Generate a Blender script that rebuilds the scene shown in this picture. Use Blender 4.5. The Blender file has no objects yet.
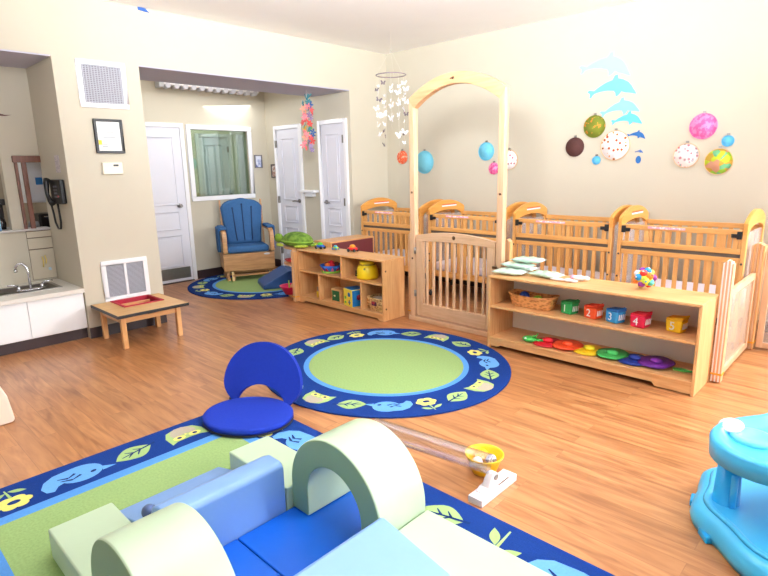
import bpy, bmesh, math, random
from mathutils import Vector, Matrix
random.seed(7)
S = bpy.context.scene
COL = S.collection
PI = math.pi

# ---------------------------------------------------------------- camera
cam = bpy.data.objects.new('camera', bpy.data.cameras.new('camera'))
COL.objects.link(cam)
yaw, pitch, roll, FPX = -.7664, .2169, .0211, 544.3
fw = Vector((math.sin(yaw) * math.cos(pitch), math.cos(yaw) * math.cos(pitch), -math.sin(pitch)))
rt0 = Vector((math.cos(yaw), -math.sin(yaw), 0))
dn0 = fw.cross(rt0)
rt = rt0 * math.cos(roll) + dn0 * math.sin(roll)
dn = dn0 * math.cos(roll) - rt0 * math.sin(roll)
cam.matrix_world = Matrix(((rt.x, -dn.x, -fw.x, 0), (rt.y, -dn.y, -fw.y, 0), (rt.z, -dn.z, -fw.z, 1.48), (0, 0, 0, 1)))
cam.data.sensor_width = 36
cam.data.lens = FPX / 768 * 36
cam.data.clip_start = .02
S.camera = cam
# ---------------------------------------------------------------- world, lights, exposure
W = bpy.data.worlds.new('world'); S.world = W; W.use_nodes = True
bg = W.node_tree.nodes['Background']
bg.inputs['Color'].default_value = (.86, .93, 1, 1); bg.inputs['Strength'].default_value = .55
S.view_settings.view_transform = 'Standard'; S.view_settings.look = 'None'
S.view_settings.gamma = 1; S.view_settings.use_curve_mapping = False
S.view_settings.exposure = 0.12
S.cycles.max_bounces = 8; S.cycles.diffuse_bounces = 5; S.cycles.caustics_reflective = False; S.cycles.caustics_refractive = False
S.cycles.sample_clamp_indirect = 8; S.cycles.use_denoising = True

def area(name, loc, target, sx, sy, power, color=(1, 1, 1), spread=180):
    l = bpy.data.lights.new(name, 'AREA'); l.shape = 'RECTANGLE'; l.size = sx; l.size_y = sy; l.energy = power; l.color = color
    l.spread = math.radians(spread)
    o = bpy.data.objects.new(name, l); COL.objects.link(o); o.location = loc
    o.rotation_euler = (Vector(target) - Vector(loc)).to_track_quat('-Z', 'Y').to_euler()
    return o
area('back_window_daylight', (1.15, 5.50, 1.65), (-.3, 2.4, .2), 1.8, 1.6, 350, (.93, .97, 1))
area('window_daylight', (2.0, 1.9, 1.70), (-1.6, 1.6, .2), 2.6, 1.6, 60, (.93, .97, 1), 140)
area('rear_window_daylight', (-1.2, -2.3, 1.8), (-2.2, 3, .9), 3.4, 1.6, 13, (.95, .98, 1))
area('uplight_near', (-1.2, 1.0, 2.52), (-2.7, 3.0, 3.9), .8, .8, 200, (.92, .96, 1), 120)
area('uplight_right', (-.1, 3.2, 2.52), (-1.4, 3.7, 4), .8, .8, 48, (.9, .95, 1), 150)
area('uplight_left', (-3.2, .1, 2.52), (-4.2, 1.4, 4), .8, .8, 14, (1, .99, .98))
area('alcove_ceiling_light', (-6.45, 3.6, 2.74), (-6.45, 3.6, 0), 1.0, 1.6, 10, (1, .97, .93))
area('kitchen_fill_light', (-7.3, 1.0, 2.35), (-7.3, 1.0, 0), 1, 1, 22, (1, .97, .92))  # added fill that brightens the kitchen behind the pass-through

# ---------------------------------------------------------------- materials
MATS = {}
def lin(c):
    return tuple((x / 255 / 12.92) if x / 255 <= .04045 else ((x / 255 + .055) / 1.055) ** 2.4 for x in c) + (1,)
def mat(name, rgb, rough=.5, noise=0, nscale=8, spec=.5, metal=0, bump=0, bscale=200, trans=0, alpha=1, coat=0, raw=False):
    if name in MATS: return MATS[name]
    m = bpy.data.materials.new(name); m.use_nodes = True; MATS[name] = m
    n, l = m.node_tree.nodes, m.node_tree.links
    b = n['Principled BSDF']; c = lin(rgb)
    b.inputs['Base Color'].default_value = c; b.inputs['Roughness'].default_value = rough
    b.inputs['Specular IOR Level'].default_value = spec; b.inputs['Metallic'].default_value = metal
    b.inputs['Transmission Weight'].default_value = trans; b.inputs['Alpha'].default_value = alpha
    b.inputs['Coat Weight'].default_value = coat
    tc = n.new('ShaderNodeTexCoord')
    if noise:
        t = n.new('ShaderNodeTexNoise'); t.inputs['Scale'].default_value = nscale; t.inputs['Detail'].default_value = 4
        r = n.new('ShaderNodeMapRange'); r.inputs['From Min'].default_value = .3; r.inputs['From Max'].default_value = .7
        r.inputs['To Min'].default_value = 1 - noise; r.inputs['To Max'].default_value = 1 + noise
        v = n.new('ShaderNodeVectorMath'); v.operation = 'SCALE'; v.inputs[0].default_value = c[:3]
        l.new(tc.outputs['Object'], t.inputs['Vector']); l.new(t.outputs['Fac'], r.inputs['Value'])
        l.new(r.outputs['Result'], v.inputs['Scale']); l.new(v.outputs['Vector'], b.inputs['Base Color'])
    if bump:
        t2 = n.new('ShaderNodeTexNoise'); t2.inputs['Scale'].default_value = bscale
        bp = n.new('ShaderNodeBump'); bp.inputs['Strength'].default_value = bump; bp.inputs['Distance'].default_value = .01
        l.new(tc.outputs['Object'], t2.inputs['Vector']); l.new(t2.outputs['Fac'], bp.inputs['Height']); l.new(bp.outputs['Normal'], b.inputs['Normal'])
    return m
def ramp_mat(name, stops, scale, kind='noise', rough=.5, stretch=(1, 1, 1), detail=4, rnd=False, const=False, dist=0):
    """colour ramp driven by noise, voronoi or wave"""
    if name in MATS: return MATS[name]
    m = bpy.data.materials.new(name); m.use_nodes = True; MATS[name] = m
    n, l = m.node_tree.nodes, m.node_tree.links; b = n['Principled BSDF']; b.inputs['Roughness'].default_value = rough
    tc = n.new('ShaderNodeTexCoord'); mp = n.new('ShaderNodeMapping'); mp.inputs['Scale'].default_value = stretch
    l.new(tc.outputs['Object'], mp.inputs['Vector'])
    if kind == 'noise':
        t = n.new('ShaderNodeTexNoise'); t.inputs['Detail'].default_value = detail; t.inputs['Distortion'].default_value = dist; out = t.outputs['Fac']
    elif kind == 'cell':
        t = n.new('ShaderNodeTexVoronoi'); sp = n.new('ShaderNodeSeparateColor'); l.new(t.outputs['Color'], sp.inputs['Color']); out = sp.outputs['Red']
    else:
        t = n.new('ShaderNodeTexVoronoi'); out = t.outputs['Distance']
    t.inputs['Scale'].default_value = scale
    l.new(mp.outputs['Vector'], t.inputs['Vector'])
    r = n.new('ShaderNodeValToRGB'); e = r.color_ramp.elements
    if const: r.color_ramp.interpolation = 'CONSTANT'
    while len(e) < len(stops): e.new(.5)
    for i, (p, c) in enumerate(stops): e[i].position = p; e[i].color = lin(c)
    l.new(out, r.inputs['Fac']); l.new(r.outputs['Color'], b.inputs['Base Color'])
    return m
def wood(name, light, dark, axis='x', rough=.38, s=1):
    st = {'x': (1.2, 14, 14), 'y': (14, 1.2, 14), 'z': (14, 14, 1.2)}[axis]
    m = ramp_mat(name, [(.3, dark), (.62, light)], 3 * s, 'noise', rough, st, 5, dist=.6)
    return m
def floor_material():
    m = bpy.data.materials.new('wood_plank_floor'); m.use_nodes = True; n, l = m.node_tree.nodes, m.node_tree.links
    b = n['Principled BSDF']; tc = n.new('ShaderNodeTexCoord')
    br = n.new('ShaderNodeTexBrick'); br.inputs['Scale'].default_value = 1; br.inputs['Brick Width'].default_value = 1.15
    br.inputs['Row Height'].default_value = .098; br.inputs['Mortar Size'].default_value = .0012; br.offset = .37; br.inputs['Bias'].default_value = 0
    br.inputs['Color1'].default_value = (0, 0, 0, 1); br.inputs['Color2'].default_value = (1, 1, 1, 1); br.inputs['Mortar'].default_value = (0, 0, 0, 1)
    l.new(tc.outputs['Object'], br.inputs['Vector'])
    mp = n.new('ShaderNodeMapping'); mp.inputs['Scale'].default_value = (1.3, 11, 1)
    add = n.new('ShaderNodeVectorMath'); add.operation = 'ADD'
    sc = n.new('ShaderNodeVectorMath'); sc.operation = 'SCALE'; sc.inputs['Scale'].default_value = 7
    l.new(br.outputs['Color'], sc.inputs[0]); l.new(tc.outputs['Object'], mp.inputs['Vector'])
    l.new(mp.outputs['Vector'], add.inputs[0]); l.new(sc.outputs['Vector'], add.inputs[1])
    t = n.new('ShaderNodeTexNoise'); t.inputs['Scale'].default_value = 1.6; t.inputs['Detail'].default_value = 7; t.inputs['Distortion'].default_value = 1.2
    l.new(add.outputs['Vector'], t.inputs['Vector'])
    r = n.new('ShaderNodeValToRGB'); e = r.color_ramp.elements
    e[0].position = .30; e[0].color = lin((140, 86, 48)); e[1].position = .75; e[1].color = lin((194, 139, 90))
    k = e.new(.48); k.color = lin((168, 113, 70))
    l.new(t.outputs['Fac'], r.inputs['Fac'])
    sep = n.new('ShaderNodeSeparateColor'); l.new(br.outputs['Color'], sep.inputs['Color'])
    mr = n.new('ShaderNodeMapRange'); mr.inputs['To Min'].default_value = .91; mr.inputs['To Max'].default_value = 1.07
    l.new(sep.outputs['Red'], mr.inputs['Value'])
    v = n.new('ShaderNodeVectorMath'); v.operation = 'SCALE'; l.new(r.outputs['Color'], v.inputs[0]); l.new(mr.outputs['Result'], v.inputs['Scale'])
    mx = n.new('ShaderNodeMix'); mx.data_type = 'RGBA'; mx.inputs['B'].default_value = lin((120, 74, 42))
    ms = n.new('ShaderNodeMath'); ms.operation = 'MULTIPLY'; ms.inputs[1].default_value = .45
    l.new(br.outputs['Fac'], ms.inputs[0]); l.new(ms.outputs[0], mx.inputs['Factor']); l.new(v.outputs['Vector'], mx.inputs['A'])
    l.new(mx.outputs['Result'], b.inputs['Base Color'])
    b.inputs['Roughness'].default_value = .30; b.inputs['Specular IOR Level'].default_value = .5
    return m
M_floor = floor_material()
wall_m = mat('cream_wall_paint', (198, 191, 174), .8, .012, 3, .2)
ceil_m = mat('white_ceiling_paint', (250, 250, 250), .9, .01, 3, .2)
white_m = mat('white_gloss_paint', (236, 236, 240), .35, .01, 5)
door_m = mat('white_door_paint', (224, 224, 234), .45, .01, 5)
base_m = mat('dark_brown_vinyl', (50, 34, 36), .45, .05, 20)
maple = wood('maple_wood_lengthwise', (220, 170, 116), (202, 146, 90), 'x')
maple_z = wood('maple_wood_upright', (220, 170, 116), (202, 146, 90), 'z')
maple_y = wood('maple_wood_crosswise', (220, 170, 116), (202, 146, 90), 'y')
crib_x = wood('crib_beech_lengthwise', (222, 166, 98), (204, 144, 78), 'x')
crib_z = wood('crib_beech_upright', (222, 168, 102), (202, 142, 78), 'z')
crib_y = wood('crib_beech_crosswise', (222, 158, 78), (206, 140, 62), 'y')
gate_x = wood('pale_birch_lengthwise', (214, 176, 142), (198, 158, 122), 'x')
gate_z = wood('pale_birch_upright', (214, 176, 142), (198, 158, 122), 'z')
oak = wood('glider_oak', (198, 150, 102), (164, 116, 72), 'y', .4)
brown_w = wood('brown_stained_wood', (120, 72, 52), (92, 52, 38), 'z')
chrome = mat('chrome', (200, 200, 205), .18, 0, 8, .5, 1)
steel = mat('brushed_steel', (150, 146, 142), .35, .05, 30, .5, .9)
black_p = mat('black_plastic', (24, 24, 28), .4, .05, 20)
dark_g = mat('dark_grey_metal', (60, 58, 60), .5, .05, 20)
screw_m = mat('dark_bronze_screw', (96, 70, 50), .4, 0, 8, .5, .6)

def clear_mat(name, tint, lo, hi, rough=.05):
    # clear sheet: see-through face on, more reflective towards grazing
    if name in MATS: return MATS[name]
    m = bpy.data.materials.new(name); m.use_nodes = True; MATS[name] = m
    n, l = m.node_tree.nodes, m.node_tree.links
    n.remove(n['Principled BSDF']); out = n['Material Output']
    lw = n.new('ShaderNodeLayerWeight'); lw.inputs['Blend'].default_value = .35
    mr = n.new('ShaderNodeMapRange'); mr.inputs['To Min'].default_value = lo; mr.inputs['To Max'].default_value = hi
    tr = n.new('ShaderNodeBsdfTransparent'); tr.inputs['Color'].default_value = lin(tint)
    g = n.new('ShaderNodeBsdfGlossy'); g.inputs['Roughness'].default_value = rough
    mx = n.new('ShaderNodeMixShader'); l.new(lw.outputs['Facing'], mr.inputs['Value']); l.new(mr.outputs['Result'], mx.inputs['Fac'])
    l.new(tr.outputs[0], mx.inputs[1]); l.new(g.outputs[0], mx.inputs[2]); l.new(mx.outputs[0], out.inputs['Surface'])
    return m
# ---------------------------------------------------------------- mesh builder
class MB:
    def __init__(s): s.v = []; s.f = []; s.m = []; s.sm = []
    def add(s, vs, fs, mi=0, smooth=False):
        o = len(s.v); s.v += [tuple(p) for p in vs]
        for f in fs: s.f.append([i + o for i in f]); s.m.append(mi); s.sm.append(smooth)
        return s
    def box(s, x0, x1, y0, y1, z0, z1, mi=0, mx=None):
        vs = [Vector((x, y, z)) for x in (x0, x1) for y in (y0, y1) for z in (z0, z1)]
        if mx: vs = [mx @ v for v in vs]
        return s.add(vs, [(0, 1, 3, 2), (4, 6, 7, 5), (0, 4, 5, 1), (2, 3, 7, 6), (0, 2, 6, 4), (1, 5, 7, 3)], mi)
    def prism(s, pts, a, b, plane='xz', mi=0, mi_cap=None, smooth=False):
        """polygon (u,v) extruded from a to b along the remaining axis"""
        def P(u, v, w): return {'xz': (u, w, v), 'yz': (w, u, v), 'xy': (u, v, w)}[plane]
        n = len(pts); vs = [P(u, v, a) for u, v in pts] + [P(u, v, b) for u, v in pts]
        s.add(vs, [(i, (i + 1) % n, n + (i + 1) % n, n + i) for i in range(n)], mi, smooth)
        s.add(vs, [tuple(range(n))[::-1], tuple(range(n, 2 * n))], mi if mi_cap is None else mi_cap)
        return s
    def ring(s, outer, inner, a, b, plane='xz', mi=0, mi_cap=None, closed=True, smooth=False):
        """band between two matched outlines, extruded"""
        def P(u, v, w): return {'xz': (u, w, v), 'yz': (w, u, v), 'xy': (u, v, w)}[plane]
        n = len(outer); c = mi if mi_cap is None else mi_cap
        vs = [P(u, v, a) for u, v in outer] + [P(u, v, a) for u, v in inner] + [P(u, v, b) for u, v in outer] + [P(u, v, b) for u, v in inner]
        R = range(n if closed else n - 1); fs = []; fc = []
        for i in R:
            j = (i + 1) % n
            fs += [(i, j, 2 * n + j, 2 * n + i), (n + j, n + i, 3 * n + i, 3 * n + j)]
            fc += [(j, i, n + i, n + j), (2 * n + i, 2 * n + j, 3 * n + j, 3 * n + i)]
        if not closed: fs += [(0, 2 * n, 3 * n, n), (n - 1, 2 * n - 1, 4 * n - 1, 3 * n - 1)]
        s.add(vs, fs, mi, smooth); s.add(vs, fc, c); return s
    def tube(s, path, r, seg=12, mi=0, cap=True, rs=None):
        path = [Vector(p) for p in path]; n = len(path); rings = []
        up = None
        for i, p in enumerate(path):
            d = (path[min(i + 1, n - 1)] - path[max(i - 1, 0)]).normalized()
            if up is None: up = d.orthogonal().normalized()
            u = (up - d * up.dot(d)).normalized(); up = u; w = d.cross(u)
            rr = rs[i] if rs else r
            rings.append([p + (u * math.cos(2 * PI * k / seg) + w * math.sin(2 * PI * k / seg)) * rr for k in range(seg)])
        vs = [q for g in rings for q in g]
        fs = [(i * seg + k, i * seg + (k + 1) % seg, (i + 1) * seg + (k + 1) % seg, (i + 1) * seg + k) for i in range(n - 1) for k in range(seg)]
        s.add(vs, fs, mi, True)
        if cap: s.add(vs, [tuple(range(seg))[::-1], tuple(range((n - 1) * seg, n * seg))], mi)
        return s
    def lathe(s, prof, c=(0, 0, 0), seg=32, mi=0, axis='z', sx=1, sy=1, smooth=True, fn=None):
        vs = []; n = len(prof)
        for r, h in prof:
            for k in range(seg):
                a = 2 * PI * k / seg; q = r * (fn(a, h) if fn else 1)
                u, v = q * math.cos(a) * sx, q * math.sin(a) * sy
                vs.append({'z': (c[0] + u, c[1] + v, c[2] + h), 'y': (c[0] + u, c[1] + h, c[2] + v), 'x': (c[0] + h, c[1] + u, c[2] + v)}[axis])
        fs = [(i * seg + k, i * seg + (k + 1) % seg, (i + 1) * seg + (k + 1) % seg, (i + 1) * seg + k) for i in range(n - 1) for k in range(seg)]
        s.add(vs, fs, mi, smooth)
        if prof[0][0] > 1e-5: s.add(vs, [tuple(range(seg))[::-1]], mi)
        if prof[-1][0] > 1e-5: s.add(vs, [tuple(range((n - 1) * seg, n * seg))], mi)
        return s
    def ell(s, c, rx, ry, rz, seg=16, rg=10, mi=0, mx=None, fn=None):
        vs = []
        for i in range(rg + 1):
            t = PI * i / rg
            for k in range(seg):
                a = 2 * PI * k / seg; p = Vector((rx * math.sin(t) * math.cos(a), ry * math.sin(t) * math.sin(a), rz * math.cos(t)))
                if fn: p = fn(p)
                if mx: p = mx @ p
                vs.append(p + Vector(c))
        fs = [(i * seg + k, (i + 1) * seg + k, (i + 1) * seg + (k + 1) % seg, i * seg + (k + 1) % seg) for i in range(rg) for k in range(seg)]
        return s.add(vs, fs, mi, True)
    def build(s, name, mats, parent=None, world=False, bevel=0, seg=2, kind=None, sub=0):
        if not isinstance(mats, (list, tuple)): mats = [mats]
        me = bpy.data.meshes.new(name); off = Vector((0, 0, 0))
        if world and parent is not None:
            p = parent
            while p is not None: off += p.location; p = p.parent
        vs = [Vector(v) - off for v in s.v]
        me.from_pydata(vs, [], s.f)
        for m in mats: me.materials.append(m)
        me.polygons.foreach_set('material_index', s.m); me.polygons.foreach_set('use_smooth', s.sm)
        bm = bmesh.new(); bm.from_mesh(me); bmesh.ops.remove_doubles(bm, verts=bm.verts, dist=1e-5)
        bmesh.ops.recalc_face_normals(bm, faces=bm.faces); bm.to_mesh(me); bm.free(); me.update()
        o = bpy.data.objects.new(name, me); COL.objects.link(o)
        if parent is not None: o.parent = parent
        if bevel:
            b = o.modifiers.new('bevel', 'BEVEL'); b.width = bevel; b.segments = seg; b.limit_method = 'ANGLE'; b.angle_limit = math.radians(40)
            if seg > 1:
                for p in me.polygons: p.use_smooth = True
                o.modifiers.new('wn', 'WEIGHTED_NORMAL').keep_sharp = True
        if sub:
            b = o.modifiers.new('sub', 'SUBSURF'); b.levels = sub; b.render_levels = sub
        if kind: o['kind'] = kind
        return o
def box(x0, x1, y0, y1, z0, z1): return MB().box(x0, x1, y0, y1, z0, z1)
def thing(name, label, cat, loc=(0, 0, 0), rz=0, group=None):
    o = bpy.data.objects.new(name, None); o.empty_display_size = .1; COL.objects.link(o)
    o.location = loc; o.rotation_euler = (0, 0, rz); o['label'] = label; o['category'] = cat
    if group: o['group'] = group
    return o
def tag(o, label, cat, group=None):
    o['label'] = label; o['category'] = cat
    if group: o['group'] = group
    return o
def dup(o, loc=None, label=None, parent=None, rz=None, group=None):
    c = o.copy(); COL.objects.link(c)
    if parent is not None: c.parent = parent
    if loc is not None: c.location = loc
    if rz is not None: c.rotation_euler = (0, 0, rz)
    if label: c['label'] = label
    if group: c['group'] = group
    for ch in list(o.children): dup(ch, parent=c)
    return c
def struct(name, mb, m, **k):
    return mb.build(name, m, kind='structure', **k)
def arc(cx, cz, rx, rz_, a0, a1, n):
    return [(cx + rx * math.cos(a0 + (a1 - a0) * i / n), cz + rz_ * math.sin(a0 + (a1 - a0) * i / n)) for i in range(n + 1)]
def text_mb(txt, size, mb, mx, depth=.002, mi=0):
    c = bpy.data.curves.new('lettering', 'FONT'); c.body = txt; c.size = size; c.extrude = depth; c.align_x = 'CENTER'; c.align_y = 'CENTER'
    o = bpy.data.objects.new('lettering', c); COL.objects.link(o)
    dg = bpy.context.evaluated_depsgraph_get(); me = bpy.data.meshes.new_from_object(o.evaluated_get(dg))
    mb.add([mx @ v.co for v in me.vertices], [tuple(p.vertices) for p in me.polygons], mi)
    bpy.data.objects.remove(o); bpy.data.curves.remove(c); bpy.data.meshes.remove(me)

# ================================================================ SETTING
XL, YC, YA, XW, XN, HZ, CZ = -5.29, 5.62, 4.94, -7.155, -6.03, 2.45, 2.95
struct('floor', box(-8.9, 3.0, -2.6, 5.8, -.1, 0), M_floor)
struct('ceiling', box(XL - .1, 3.0, -2.6, YC + .15, CZ, CZ + .1), ceil_m)
struct('wall_back', box(XL - .15, 3.0, YC, YC + .15, 0, CZ), wall_m)
w = MB()
w.box(XN, XL, -2.6, YA, HZ, CZ)                       # deep header over both openings
w.box(XN, XL, 1.588, 2.307, 0, HZ)                    # pier
w.box(XL - .15, XL, YA, YC, 0, CZ)
w.box(XN, XL, -2.6, -.35, 0, HZ)
struct('wall_left', w, wall_m)
struct('wall_alcove_side', box(XW - .1, XL - .15, YA, YA + .12, 0, 2.78), wall_m)
w = MB()
w.box(XW - .12, XW, 2.2, 3.70, 0, 2.78); w.box(XW - .12, XW, 4.62, YA, 0, 2.78)
w.box(XW - .12, XW, 3.70, 4.62, 0, 1.13); w.box(XW - .12, XW, 3.70, 4.62, 2.06, 2.78)
struct('wall_alcove_back', w, wall_m)
struct('wall_alcove_pier', box(XW - .1, XN, 2.2, 2.307, 0, 2.78), wall_m)
struct('ceiling_alcove', box(XW - .1, XN, 2.2, YA + .1, 2.78, 2.86), ceil_m)
w = MB()                                              # niche back wall with its pass-through
w.box(XN - .1, XN, -.35, 1.588, 0, .965); w.box(XN - .1, XN, -.35, 1.588, 1.66, HZ)
w.box(XN - .1, XN, 1.275, 1.385, .965, 1.66); w.box(XN - .1, XN, -.35, .4, .965, 1.66)
struct('wall_niche', w, wall_m)
struct('trim_ledge', box(XN - .14, XN + .03, -.35, 1.588, .965, .985), mat('ledge_laminate', (196, 192, 190), .4), bevel=.004)
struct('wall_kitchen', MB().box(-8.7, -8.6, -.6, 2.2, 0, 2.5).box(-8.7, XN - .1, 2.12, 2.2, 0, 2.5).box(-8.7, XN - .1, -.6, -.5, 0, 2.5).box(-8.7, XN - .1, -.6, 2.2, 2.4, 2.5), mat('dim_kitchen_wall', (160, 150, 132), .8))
# right side of the room: window wall open to daylight
w = MB(); w.box(2.2, 2.35, -2.6, YC, 0, .8); w.box(2.2, 2.35, -2.6, YC, 2.6, CZ); w.box(2.2, 2.35, 4.7, YC, .8, 2.6); w.box(2.2, 2.35, -2.6, 1.3, .8, 2.6)
struct('wall_right', w, wall_m)
struct('ceiling_soffit', MB().box(XN, XL - .002, -.34, 1.586, HZ - .012, HZ - .001).box(XN, XL - .002, 2.309, YA - .002, HZ - .012, HZ - .001), mat('shaded_white_soffit', (188, 186, 204), .9))  # white soffit tinted lilac grey to paint in the shade under the header
wt = MB(); wt.box(.15, .22, YC - .03, YC, .78, 2.55).box(2.08, 2.15, YC - .03, YC, .78, 2.55).box(.22, 2.08, YC - .03, YC, 2.48, 2.55).box(.22, 2.08, YC - .03, YC, .78, .85)
struct('trim_1', wt, white_m)
# baseboards
struct('baseboard_left', MB().box(XL, XL + .012, 1.588, 2.307, 0, .10).box(XL, XL + .012, YA, YC, 0, .1), base_m)
struct('baseboard_back', box(XL, 2.2, YC - .012, YC, 0, .10), base_m)
struct('baseboard_alcove', MB().box(XW, XW + .012, 3.62, YA, 0, .12).box(XW, XW + .012, 2.307, 2.70, 0, .12).box(XW, -6.93, YA - .012, YA, 0, .12).box(-6.29, -5.92, YA - .012, YA, 0, .12), base_m)
struct('baseboard_niche', box(XN + .66, XN + .67, -.35, 1.588, 0, .10), base_m)

def door(n, plane, pos, a0, a1, top, handle_at, hinge_at, kick=False, n_small=True, recess=.03):
    """door leaf in a cased opening; plane 'x' faces +x, plane 'y' faces -y"""
    def B(mb, u0, u1, d0, d1, z0, z1, mi=0):          # d: distance out of the wall into the room
        if plane == 'x': mb.box(pos + d0, pos + d1, u0, u1, z0, z1, mi)
        else: mb.box(u0, u1, pos - d1, pos - d0, z0, z1, mi)
        return mb
    leaf = B(MB(), a0, a1, .001, .012, .012, top).build('door_%d' % n, door_m, kind='structure')
    fr = MB(); c = .055
    B(fr, a0 - c, a0, .001, .034, 0, top + c); B(fr, a1, a1 + c, .001, .034, 0, top + c); B(fr, a0, a1, .001, .034, top, top + c)
    fr.build('door_frame', white_m, leaf, bevel=.004)
    wd = a1 - a0; m = min(.11, wd * .22)
    for z0, z1 in ((1.05, top - .13), (.72, .96), (.22, .64)):
        p = MB(); B(p, a0 + m, a1 - m, .012, .020, z0, z1)
        p2 = B(MB(), a0 + m + .035, a1 - m - .035, .020, .028, z0 + .035, z1 - .035)
        q = MB(); B(q, a0 + m, a0 + m + .012, .012, .024, z0, z1); B(q, a1 - m - .012, a1 - m, .012, .024, z0, z1)
        B(q, a0 + m, a1 - m, .012, .024, z0, z0 + .012); B(q, a0 + m, a1 - m, .012, .024, z1 - .012, z1)
        B(q, a0 + m + .04, a1 - m - .04, .012, .022, z0 + .04, z1 - .04)
        q.build('door_panel', door_m, leaf, bevel=.003)
    s = 1 if handle_at > (a0 + a1) / 2 else -1
    h = MB()
    def pt(u, d, z): return (pos + d, u, z) if plane == 'x' else (u, pos - d, z)
    h.tube([pt(handle_at, .012, 1.04), pt(handle_at, .022, 1.04)], .028, 20)
    h.tube([pt(handle_at, .02, 1.04), pt(handle_at, .06, 1.04)], .010)
    if n == 1: h.tube([pt(handle_at, .055, 1.04), pt(handle_at, .075, 1.04), pt(handle_at, .095, 1.04)], .024, 16, rs=[.016, .027, .018])
    else: h.tube([pt(handle_at, .058, 1.04), pt(handle_at - s * .05, .062, 1.045), pt(handle_at - s * .11, .058, 1.035)], .009)
    h.build('door_handle', mat('dark_nickel', (150, 148, 150), .3, 0, 8, .5, .9), leaf)
    for z in (.28, 1.05, top - .2):
        hm = MB(); B(hm, hinge_at - .012, hinge_at + .012, .012, .040, z - .05, z + .05); hm.build('hinge', steel, leaf)
    if kick: k = MB(); B(k, a0 + .03, a1 - .03, .012, .016, .05, .20); k.build('kick_plate', steel, leaf)
    if kick: k = MB(); B(k, a0, a1, .0, .05, 0, .012); k.build('threshold', dark_g, leaf)
    return leaf
door(1, 'x', XW, 2.76, 3.56, 2.06, 3.455, 2.76, True)
door(2, 'y', YA, -6.875, -6.345, 2.055, -6.40, -6.885)
door(3, 'y', YA, -5.865, -5.40, 2.06, -5.80, -5.41)
# interior window
wf = MB(); y0, y1, z0, z1, c = 3.715, 4.60, 1.145, 2.045, .06
wf.box(XW, XW + .03, y0 - c, y1 + c, z1, z1 + c).box(XW, XW + .03, y0 - c, y1 + c, z0 - c, z0).box(XW, XW + .03, y0 - c, y0, z0, z1).box(XW, XW + .03, y1, y1 + c, z0, z1)
win = box(XW - .06, XW - .054, 3.70, 4.62, 1.13, 2.06).build('window_1', clear_mat('greenish_window_glass', (214, 230, 222), .12, .55, .02), kind='structure')
wf.build('window_frame', white_m, win, bevel=.004)
# room seen through the window
vr = mat('viewing_room_wall', (216, 212, 184), .8)
struct('wall_viewing_room', MB().box(-9.0, -8.9, 2.3, 7.0, 0, 2.6).box(-9.0, XW - .12, 2.2, 2.3, 0, 2.6).box(-9.0, XW - .12, 6.9, 7.0, 0, 2.6).box(-9, XW - .12, 2.3, 7, 2.6, 2.7).box(XW - .12, XW - .1, YA + .12, 7, 0, 2.6), vr)
area('viewing_room_fill', (-7.9, 4.6, 2.5), (-8.2, 4.8, 0), 1, 2, 30, (1, 1, .99))  # added light, brightens the room behind the glass
door(4, 'x', -8.9, 4.75, 5.3, 2.06, 4.8, 5.3)
door(5, 'x', -8.9, 5.55, 6.2, 2.06, 5.6, 6.2)
struct('floor_viewing_room', box(-9, XW - .12, 5.8, 7, -.1, 0), M_floor)

# ================================================================ WALL FITTINGS
def on_left(x=XL): return x
def grille(name, label, y0, y1, z0, z1, mid, fine):
    t = thing(name, label, 'vent', (XL, (y0 + y1) / 2, z0))
    f = .04; q = MB()
    q.box(XL, XL + .018, y0, y1, z1 - f, z1).box(XL, XL + .018, y0, y1, z0, z0 + f).box(XL, XL + .018, y0, y0 + f, z0 + f, z1 - f).box(XL, XL + .018, y1 - f, y1, z0 + f, z1 - f)
    if mid: q.box(XL, XL + .018, (y0 + y1) / 2 - .012, (y0 + y1) / 2 + .012, z0 + f, z1 - f)
    q.build('vent_frame', white_m, t, True, bevel=.003)
    box(XL + .001, XL + .003, y0 + f, y1 - f, z0 + f, z1 - f).build('vent_backing', mat('vent_shadow_grey', (132, 130, 134), .8), t, True)
    g = MB(); n = 26 if not fine else 20
    for i in range(n):
        z = z0 + f + (z1 - z0 - 2 * f) * (i + .5) / n; h = (z1 - z0 - 2 * f) / n * .30
        g.add([(XL + .003, y0 + f, z + h), (XL + .012, y0 + f, z - h * .4), (XL + .012, y1 - f, z - h * .4), (XL + .003, y1 - f, z + h),
               (XL + .005, y0 + f, z + h * 1.5), (XL + .014, y0 + f, z + .1 * h), (XL + .014, y1 - f, z + .1 * h), (XL + .005, y1 - f, z + h * 1.5)],
              [(0, 1, 2, 3), (4, 5, 6, 7), (0, 1, 5, 4), (2, 3, 7, 6), (1, 2, 6, 5), (0, 3, 7, 4)])
    if fine:
        for i in range(14):
            y = y0 + f + (y1 - y0 - 2 * f) * (i + .5) / 14; g.box(XL + .004, XL + .013, y - .0035, y + .0035, z0 + f, z1 - f)
    g.build('louvre', mat('vent_slat_grey', (190, 190, 200), .5), t, True)
grille('upper_air_vent', 'square white-framed air vent with woven grille high on the wall above the framed notice', 1.765, 2.175, 2.05, 2.455 - .01, False, True)
grille('lower_air_vent', 'white-framed louvred air return low on the wall behind the small sensory table', 1.752, 2.172, .315, .695, True, False)
t = thing('framed_certificate', 'white certificate in a black frame on the cream wall beneath the square vent', 'picture frame', (XL, 1.965, 1.66))
q = MB(); q.box(XL, XL + .022, 1.845, 2.09, 1.935, 1.957).box(XL, XL + .022, 1.845, 2.09, 1.66, 1.682).box(XL, XL + .022, 1.845, 1.867, 1.682, 1.935).box(XL, XL + .022, 2.068, 2.09, 1.682, 1.935)
q.build('frame', black_p, t, True, bevel=.002)
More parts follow.
